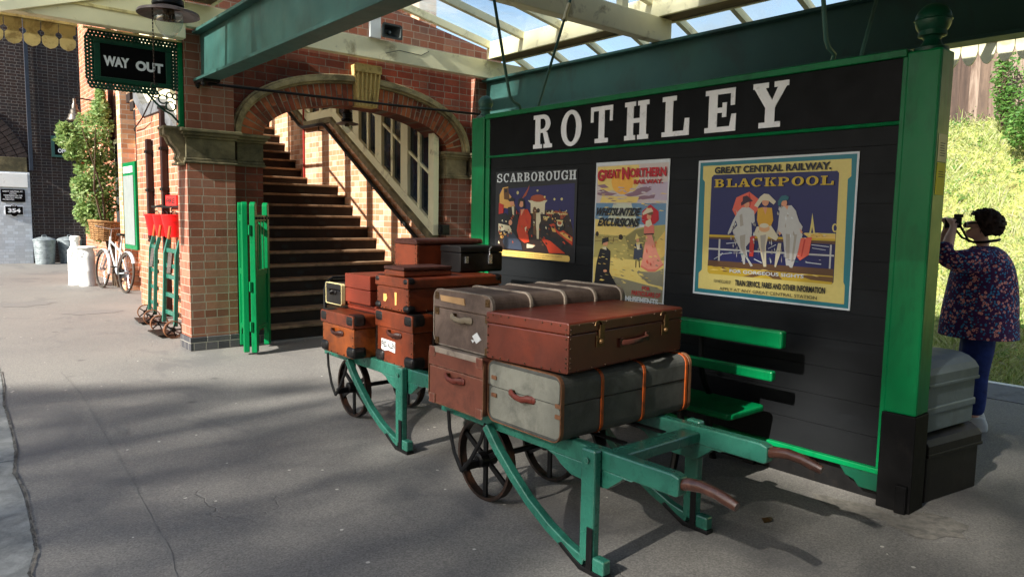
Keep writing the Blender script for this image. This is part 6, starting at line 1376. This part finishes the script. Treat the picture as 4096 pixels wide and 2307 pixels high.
t1 = truck('nearer green sack truck with rusty wheels standing against the brick building'); t1.location = (2.555,9.70,0)
t2 = copy_tree(t1); t2.location = (2.63,10.98,0); t2.rotation_euler.z = math.radians(-6)
tag(t2, 'farther green sack truck leaning behind the nearer one, under the red buckets', 'sack truck')
fb_ = thing('bucket_rail', (3.0,11.5,1.6), 'black iron wall rail with hooks that carries the red fire buckets', 'rail')
MB().bar((2.93,10.6,1.66),(2.93,12.0,1.66),.02,.03).bar((3.1,10.7,1.70),(2.93,10.7,1.66),.03,.02).bar((3.1,11.9,1.70),(2.93,11.9,1.66),.03,.02).build('rail', M['black'], fb_)
mb = MB()
for y in (10.85,11.3,11.75): mb.tube([(2.93,y,1.66),(2.90,y,1.63),(2.90,y,1.60),(2.93,y,1.585)], .008, 6)
mb.build('hook', M['black'], fb_)
for y, lab in ((10.85,'nearest'),(11.3,'middle'),(11.75,'farthest')):
    b = thing('fire_bucket', (2.93,y,1.22), 'bright red fire bucket, the %s of the three hanging on the building wall' % lab, 'bucket', 'red fire buckets')
    MB().lathe([(.11,1.235),(.115,1.235),(.165,1.53),(.173,1.535),(.173,1.548),(.16,1.545),(.11,1.26),(0,1.26)], (2.93,y,0), 28).build('body', M['red'], b, smooth=True)
    MB().tube([(2.93,y-.15,1.53),(2.93,y-.11,1.58),(2.93,y,1.60),(2.93,y+.11,1.58),(2.93,y+.15,1.53)], .006, 6).build('bail', M['black'], b)
rb = thing('red_box', (3.05,11.35,1.58), 'red lettered box on the wall above the nearest fire bucket', 'box')
MB().box(3.02,3.098,11.05,11.6,1.66,1.83).build('case', M['red'], rb, bevel=.008)
mb = MB(); put(mb, 'FIRE', (3.0175,11.55,1.71), (0,-.42,0), (0,0,.07), 0, .03); mb.build('lettering', M['ink'], rb, fix=False)
db = thing('notice_board', (3.25,15,.85), 'tall green framed grey notice board with a white heading on the building', 'notice board')
MB().box(3.33,3.40,14.78,15.72,.86,2.5).build('frame', M['green'], db, bevel=.01)
MB().box(3.318,3.335,14.87,15.63,.95,2.25).build('panel', pm('grey_board', srgb(120,126,124), .7, .08, 6), db); MB().box(3.316,3.335,14.9,15.6,2.30,2.42).build('heading', M['white'], db)
MB().box(3.40,3.6,14.9,14.98,.9,2.4).box(3.40,3.6,15.5,15.58,.9,2.4).build('bracket', M['black'], db)
tag(MB().tube([(3.06,13.5,2.95),(3.0,13.0,2.98),(2.98,12.6,3.05),(3.05,12.1,3.4)], .012, 6).build('cable', M['black'], smooth=True), 'sagging black cable looped between the building downpipes', 'cable')
wl = thing('wall_lamp', (3.03,18.5,3.5), 'tarnished banded wall lamp on a long bracket above the climbing plant', 'lamp')
MB().lathe([(.165,3.53),(.165,3.545),(.13,3.60),(.125,3.66),(.095,3.68),(.09,3.75),(.06,3.78),(.055,3.86),(.03,3.9),(.03,4.0)], (3.02,18.5,0), 20).build('shade', pm('tarnished_lamp_metal', srgb(112,106,98), .35, .35, 10, srgb(70,64,56), .5, 14, .1, 60, metal=.6), wl, smooth=True)
MB().tube([(3.02,18.5,3.98),(3.04,18.5,4.03),(3.10,18.5,4.02),(3.6,18.5,3.98)], .016, 8).build('bracket', M['black'], wl, smooth=True)

# climbing rose on the building
cl = thing('climbing_plant', (3.1,17.3,0), 'sunlit climbing rose with pale green leaves covering the far end of the building', 'plant')
mb = MB()
for k in range(6):
    y = 16.9+rnd.uniform(-.2,.4); mb.tube([(3.4,y,0),(3.35+rnd.uniform(-.15,.1),y+.1,1.0),(3.2+rnd.uniform(-.3,.2),y,2.0),(3.2+rnd.uniform(-.4,.3),y+rnd.uniform(-.3,.3),3.2)], [.03,.025,.018,.008], 6)
mb.build('stem', M['bark'], cl)
lv = [((3.10,17.2,1.5),(.36,.45,.32)),((3.05,17.2,1.95),(.38,.5,.35)),((3.12,17.3,2.4),(.36,.5,.3)),((3.05,17.2,2.85),(.45,.55,.35)),((2.75,17.1,3.0),(.34,.4,.25)),((2.62,17.1,3.2),(.16,.25,.14)),((2.72,17.2,2.68),(.13,.2,.08)),((3.15,17.3,3.3),(.38,.5,.33)),((3.3,17.4,3.65),(.18,.35,.3)),((3.32,17.4,4.0),(.08,.2,.22)),((2.92,17.2,1.55),(.22,.3,.2)),((3.2,17.3,1.15),(.26,.35,.22)),((2.88,17.1,2.1),(.22,.3,.2)),((3.35,17.2,2.2),(.25,.4,.9))]
mb = MB(); leaf_cloud(mb, lv, 10500, .052); mb.build('leaves', M['leaf'], cl, fix=False)['kind'] = 'stuff'
mb = MB(); leaf_cloud(mb, lv, 60, .05); mb.build('flowers', M['rose'], cl, fix=False)['kind'] = 'stuff'

# ================================================================ WOMAN WITH A CAMERA
PB = Vector((6.46,1.93,0)); FW = Vector((-.35,.94,0)).normalized(); LF = Vector((-FW.y,FW.x,0))
W_ = lambda f, l, z: PB+FW*f+LF*l+Vector((0,0,z))
pe = thing('person', PB, 'woman in a navy floral blouse and jeans, seen from behind, photographing with both hands raised', 'person')
def skin(name, chains, mat, parent, sub=2):
    """one continuous surface grown round a skeleton: chains of (f,l,z,radius); equal points are shared"""
    vs, es, rs, idx = [], [], [], {}
    for ch in chains:
        prev = None
        for f, l, z, r in ch:
            k = (round(f,4),round(l,4),round(z,4))
            if k not in idx: idx[k] = len(vs); vs.append(W_(f,l,z)-PB); rs.append(r)
            i = idx[k]
            if prev is not None and prev != i: es.append((prev,i))
            prev = i
    me = bpy.data.meshes.new(name); me.from_pydata([tuple(v) for v in vs], es, [])
    bm = bmesh.new(); bm.from_mesh(me); sk = bm.verts.layers.skin.verify(); bm.verts.ensure_lookup_table()
    for i, r in enumerate(rs): bm.verts[i][sk].radius = (r, r); bm.verts[i][sk].use_root = (i == 0)
    bm.to_mesh(me); bm.free()
    me.materials.append(mat)
    o = bpy.data.objects.new(name, me); COL.objects.link(o); o.parent = parent; ORG[o.name] = PB
    s_ = o.modifiers.new('skin','SKIN'); s_.use_smooth_shade = True; s_.branch_smoothing = .6
    u_ = o.modifiers.new('sub','SUBSURF'); u_.levels = sub; u_.render_levels = sub
    return o
def hand(w, s, tgt):
    """palm, four bent fingers and a thumb closing on the camera"""
    f, l, z = w; ch = []
    p1 = (f+.005,l+s*-.02,z+.035,.024); p2 = (f+.012,l+s*-.035,z+.062,.026)
    ch.append([(f,l,z,.026), p1, p2])
    for k in range(4):
        L_ = (.058,.066,.062,.05)[k]; o = (k-1.5)*.017
        b0 = (f+.012+o, l+s*-.035, z+.062, .026) if k == 9 else (f+.012+o, l+s*-.05, z+.075-abs(o)*.2, .0105)
        ch.append([p2, b0, (f+.012+o*1.05, l+s*(-.05-L_*.5), z+.086, .0098), (f+.012+o*1.1, l+s*(-.05-L_*.9), z+.078, .0088), (f+.012+o*1.1, l+s*(-.05-L_*1.1), z+.060, .0078)])
    ch.append([p1, (f-.02,l+s*-.03,z+.04,.013), (f-.03,l+s*-.055,z+.045,.0115), (f-.025,l+s*-.078,z+.05,.0095)])
    return ch
LW, RW = (.235,.12,1.56), (.27,-.115,1.56)
body = [[(0,0,.92,.15),(0,0,1.08,.16),(0,0,1.25,.16),(.01,0,1.37,.12),(.02,0,1.44,.07),(.045,0,1.49,.06),(.055,0,1.55,.085),(.05,0,1.61,.098),(.045,0,1.66,.082)],
    [(.055,0,1.55,.085),(.115,0,1.53,.052),(.14,0,1.515,.034)], [(.05,0,1.61,.098),(.135,0,1.60,.045),(.168,0,1.583,.017)],
    [(.055,0,1.55,.085),(.03,.085,1.585,.022),(.022,.103,1.592,.018)],
    [(.01,0,1.37,.12),(0,.19,1.36,.075),(.13,.27,1.335,.06),(.27,.29,1.36,.052),(.26,.21,1.47,.042),(*LW,.031)],
    [(.01,0,1.37,.12),(0,-.19,1.36,.075),(.14,-.25,1.32,.06),(.30,-.25,1.33,.052),(.29,-.18,1.45,.042),(*RW,.031)],
    [(0,0,.92,.15),(0,.1,.84,.125),(.02,.11,.48,.08),(0,.11,.1,.048),(.05,.115,.05,.04),(.13,.12,.035,.034)],
    [(0,0,.92,.15),(0,-.1,.84,.125),(.03,-.11,.48,.08),(.01,-.115,.1,.048),(.06,-.12,.05,.04),(.14,-.13,.035,.034)]] + hand(LW, 1, None) + hand(RW, -1, None)
skin('body', body, M['skin'], pe)
def loft(name, rings, mat, parent, n=28, wob=0):
    """rings: (f,l,z,half-depth,half-width)"""
    mb = MB(); vs = []
    for i, (f,l,z,a,b) in enumerate(rings):
        for j in range(n):
            t = 2*PI*j/n; k = 1+wob*math.sin(3*t+i*1.3)+wob*.6*math.sin(7*t-i*.8)
            vs.append(W_(f+a*math.cos(t)*k, l+b*math.sin(t)*k, z))
    mb.add(vs, [(i*n+j,i*n+(j+1)%n,(i+1)*n+(j+1)%n,(i+1)*n+j) for i in range(len(rings)-1) for j in range(n)]+[tuple(range((len(rings)-1)*n,len(rings)*n))])
    o = mb.build(name, mat, parent, smooth='all'); s_ = o.modifiers.new('sub','SUBSURF'); s_.levels = 1; s_.render_levels = 2; return o
bl = loft('blouse', [(.01,.01,.735,.275,.318),(.01,.01,.80,.272,.315),(.01,.01,.93,.262,.30),(.01,.01,1.05,.25,.288),(.01,.01,1.16,.235,.285),(.01,.01,1.27,.215,.288),(.01,.005,1.34,.185,.278),(.0,0,1.395,.135,.235),(.01,0,1.425,.095,.15),(.015,0,1.438,.08,.11)], M['floral'], pe, wob=.018)
for s_, ch in ((1,[(-.01,.17,1.345,.11),(.06,.235,1.33,.105),(.15,.29,1.315,.098),(.265,.315,1.335,.088),(.295,.29,1.40,.076),(.282,.25,1.455,.066)]),(-1,[(-.01,-.17,1.345,.10),(.06,-.225,1.33,.09),(.15,-.265,1.315,.083),(.28,-.275,1.32,.074),(.31,-.25,1.37,.066),(.30,-.215,1.43,.062)])):
    skin('sleeve', [ch], M['floral'], bl, 2)
skin('jeans', [[(0,0,.93,.12),(0,.085,.80,.12),(.01,.115,.62,.125),(.02,.12,.46,.102),(0,.118,.28,.085),(0,.115,.11,.072)],[(0,0,.93,.12),(0,-.085,.80,.12),(.01,-.115,.62,.125),(.03,-.118,.46,.102),(.01,-.12,.28,.085),(.01,-.12,.11,.072)]], M['jeans'], pe)
for l in (.118,-.125):
    sh = loft('trainer', [(.035,l,.0,.135,.048),(.035,l,.03,.14,.052),(.025,l,.06,.125,.05),(.0,l,.09,.085,.048),(-.02,l,.11,.055,.045)], M['trainer'], pe, 16)
# short thick hair with a ruffled outline
mb = MB(); n, k = 32, 18; vs = []
for i in range(k+1):
    ph = PI*.74*i/k
    for j in range(n):
        t = 2*PI*j/n; c_ = math.cos(t)
        lim = 1.0 if c_ < .1 else (1-.62*min(1,(c_-.1)/.6))
        p_ = ph*lim; r_ = 1+.06*math.sin(9*t+5*p_)+.045*math.sin(17*t-11*p_)+rnd.uniform(-.05,.05)
        vs.append(W_(.018+.13*math.sin(p_)*math.cos(t)*r_, .117*math.sin(p_)*math.sin(t)*r_, 1.60+.122*math.cos(p_)*r_))
mb.add(vs, [(i*n+j,(i+1)*n+j,(i+1)*n+(j+1)%n,i*n+(j+1)%n) for i in range(k) for j in range(n)])
hr_ = mb.build('hair', M['hair'], pe, smooth='all')
mb = MB()
for q in range(1100):
    t = rnd.random()*2*PI; p_ = rnd.uniform(.1,2.1)
    if math.cos(t) > .35 and p_ > .9: continue
    dv = Vector((.122*math.sin(p_)*math.cos(t), .110*math.sin(p_)*math.sin(t), .117*math.cos(p_)))
    a = W_(.022+dv.x,dv.y,1.60+dv.z); e_ = W_(.022+dv.x*1.13+rnd.uniform(-.015,.01),dv.y*1.13+rnd.uniform(-.015,.015),1.605+dv.z*1.12-rnd.uniform(0,.03))
    s2 = (e_-a).cross(Vector((rnd.gauss(0,1),rnd.gauss(0,1),rnd.gauss(0,1)))).normalized()*.006
    mb.add([a-s2,a+s2,e_], [(0,1,2)])
mb.build('loose_strands', M['hair'], hr_, fix=False)
V3 = lambda f,l,z: tuple(W_(f,l,z))
MB().tube([V3(.03,.105,1.605),V3(.09,.1,1.612),V3(.135,.075,1.61)], .006, 6).tube([V3(.03,-.105,1.605),V3(.09,-.1,1.612),V3(.135,-.075,1.61)], .006, 6).tube([V3(.15,.055+.022*math.cos(a*PI/5),1.6+.018*math.sin(a*PI/5)) for a in range(10)], .004, 5, closed=True).tube([V3(.15,-.045+.022*math.cos(a*PI/5),1.6+.018*math.sin(a*PI/5)) for a in range(10)], .004, 5, closed=True).build('glasses', M['black'], pe, smooth='all')
for l in (.036,-.036):
    MB().ball(V3(.138,l,1.603), .013, 8, 6).build('eye', M['white'], pe, smooth='all')
MB().tube([V3(.148,.025,1.545),V3(.156,0,1.547),V3(.148,-.025,1.545)], .006, 6).build('mouth', pm('lip_pink', srgb(172,96,92), .5), pe, smooth='all')
cm = thing('camera', W_(.24,0,1.6), 'black camera on a neck strap held up to the eye by the woman', 'camera')
def obx(mb, f0,f1,l0,l1,z0,z1): return mb.add([V3(f,l,z) for z in (z0,z1) for f,l in ((f0,l0),(f1,l0),(f1,l1),(f0,l1))], [(3,2,1,0),(4,5,6,7),(0,1,5,4),(1,2,6,5),(2,3,7,6),(3,0,4,7)])
mb = MB(); obx(mb,.205,.265,-.068,.068,1.57,1.655); obx(mb,.195,.26,-.025,.025,1.655,1.68); mb.build('camera_body', M['black'], cm, bevel=.006)
mb = MB()
ax = [(.036,.265),(.04,.275),(.04,.30),(.043,.303),(.043,.318),(.03,.318)]; n = 18; vs = []
for r_, f in ax:
    for j in range(n): vs.append(V3(f, r_*math.cos(2*PI*j/n), 1.61+r_*math.sin(2*PI*j/n)))
mb.add(vs, [(i*n+j,i*n+(j+1)%n,(i+1)*n+(j+1)%n,(i+1)*n+j) for i in range(len(ax)-1) for j in range(n)]+[tuple(range((len(ax)-1)*n,len(ax)*n))])
mb.build('lens', M['black'], cm, smooth=True)
MB().tube([V3(.23,.07,1.63),V3(.245,.10,1.56),V3(.20,.12,1.50),V3(.12,.11,1.465),V3(.03,.09,1.47),V3(-.045,.04,1.485),V3(-.055,0,1.49),V3(-.045,-.04,1.485),V3(.03,-.09,1.47),V3(.14,-.11,1.465),V3(.23,-.07,1.63)], .009, 6, sy=1.4).build('neck_strap', M['black'], cm, smooth=True)

cm.location -= FW*.028                                                 # eyepiece against the brow
# small things on the asphalt
tag(MB().add([(3.43,1.95,.004),(3.46,1.985,.012),(3.48,1.962,.02),(3.53,1.97,.008),(3.51,1.945,.004),(3.47,1.93,.014)], [(0,1,2,5),(2,3,4,5)]).build('fallen_leaf', M['copper'], fix=False), 'dry yellow leaf lying on the asphalt right of the near barrow', 'leaf')
mb = MB()
for i in range(110):
    x, y = 4.12+rnd.gauss(0,.15), 1.46+rnd.gauss(0,.16); s_ = rnd.uniform(.002,.005); mb.ball((x,y,s_*.4), s_, 5, 3)
o = mb.build('gravel_crumbs', M['concrete'], fix=False); o['kind'] = 'stuff'; o['label'] = 'pale crumbled concrete at the foot of the right nameboard post'; o['category'] = 'gravel'
def blob(cx, cy, rx, ry, seed):
    r_ = random.Random(seed); return [(cx+rx*(1+.25*r_.uniform(-1,1))*math.cos(2*PI*i/22), cy+ry*(1+.25*r_.uniform(-1,1))*math.sin(2*PI*i/22)) for i in range(22)]
# a long repair joint in the asphalt and two darker patched areas
def strip(pts, w, seed):
    r_ = random.Random(seed); L, Rr = [], []
    for (x0,y0),(x1,y1) in zip(pts, pts[1:]):
        for i in range(10): x = x0+(x1-x0)*i/10; y = y0+(y1-y0)*i/10; a = w*r_.uniform(.4,1.3); L.append((x-a+r_.gauss(0,.002),y)); Rr.append((x+a,y))
    return L+Rr[::-1]
ej = [(x+.006, y) for y, x in ((1.5,.2),(2.6,.27),(3.2,.315),(3.4,.36),(3.67,.345),(3.9,.40),(4.3,.425),(4.8,.45),(5.2,.44),(5.69,.50),(6.3,.53),(7.1,.56),(7.8,.62),(8.65,.67))]
tag(MB().flat(strip(ej, .007, 8), XY, .0105).build('edge_crack', pm('dark_crack_dirt', srgb(58,57,54), .95, .3, 14, srgb(120,118,112), .5, 9, .5, 60), fix=False), None, None, kind='structure')
jm = pm('dark_asphalt_joint', srgb(110,108,104), .9, .2, 9, srgb(122,119,113), .6, 7, .3, 60)
tag(MB().flat(strip([(1.13,8.2),(1.124,7.13),(1.044,5.81),(.972,4.64),(.925,4.07),(.892,3.52),(.85,3.3),(.8,2.6)], .006, 3), XY, .0032).build('asphalt_joint', jm, fix=False), None, None, kind='structure')
pmt = pm('patched_asphalt', srgb(114,112,108), .9, .12, 60, srgb(92,90,88), .4, 30, .45, 110)
tag(MB().flat(blob(1.15,5.75,.035,.10,2), XY, .0034).flat(blob(1.02,2.98,.03,.05,9), XY, .0034).flat(blob(2.25,12.8,.4,.25,12), XY, .0034).flat(blob(1.5,14.5,.4,.35,15), XY, .0034).build('asphalt_patch', pmt, fix=False), None, None, kind='structure')
tag(MB().flat(blob(4.12,1.40,.20,.17,4), XY, .0035).flat(blob(4.02,1.75,.09,.22,6), XY, .0036).build('concrete_patch', M['concrete'], fix=False), None, None, kind='structure')
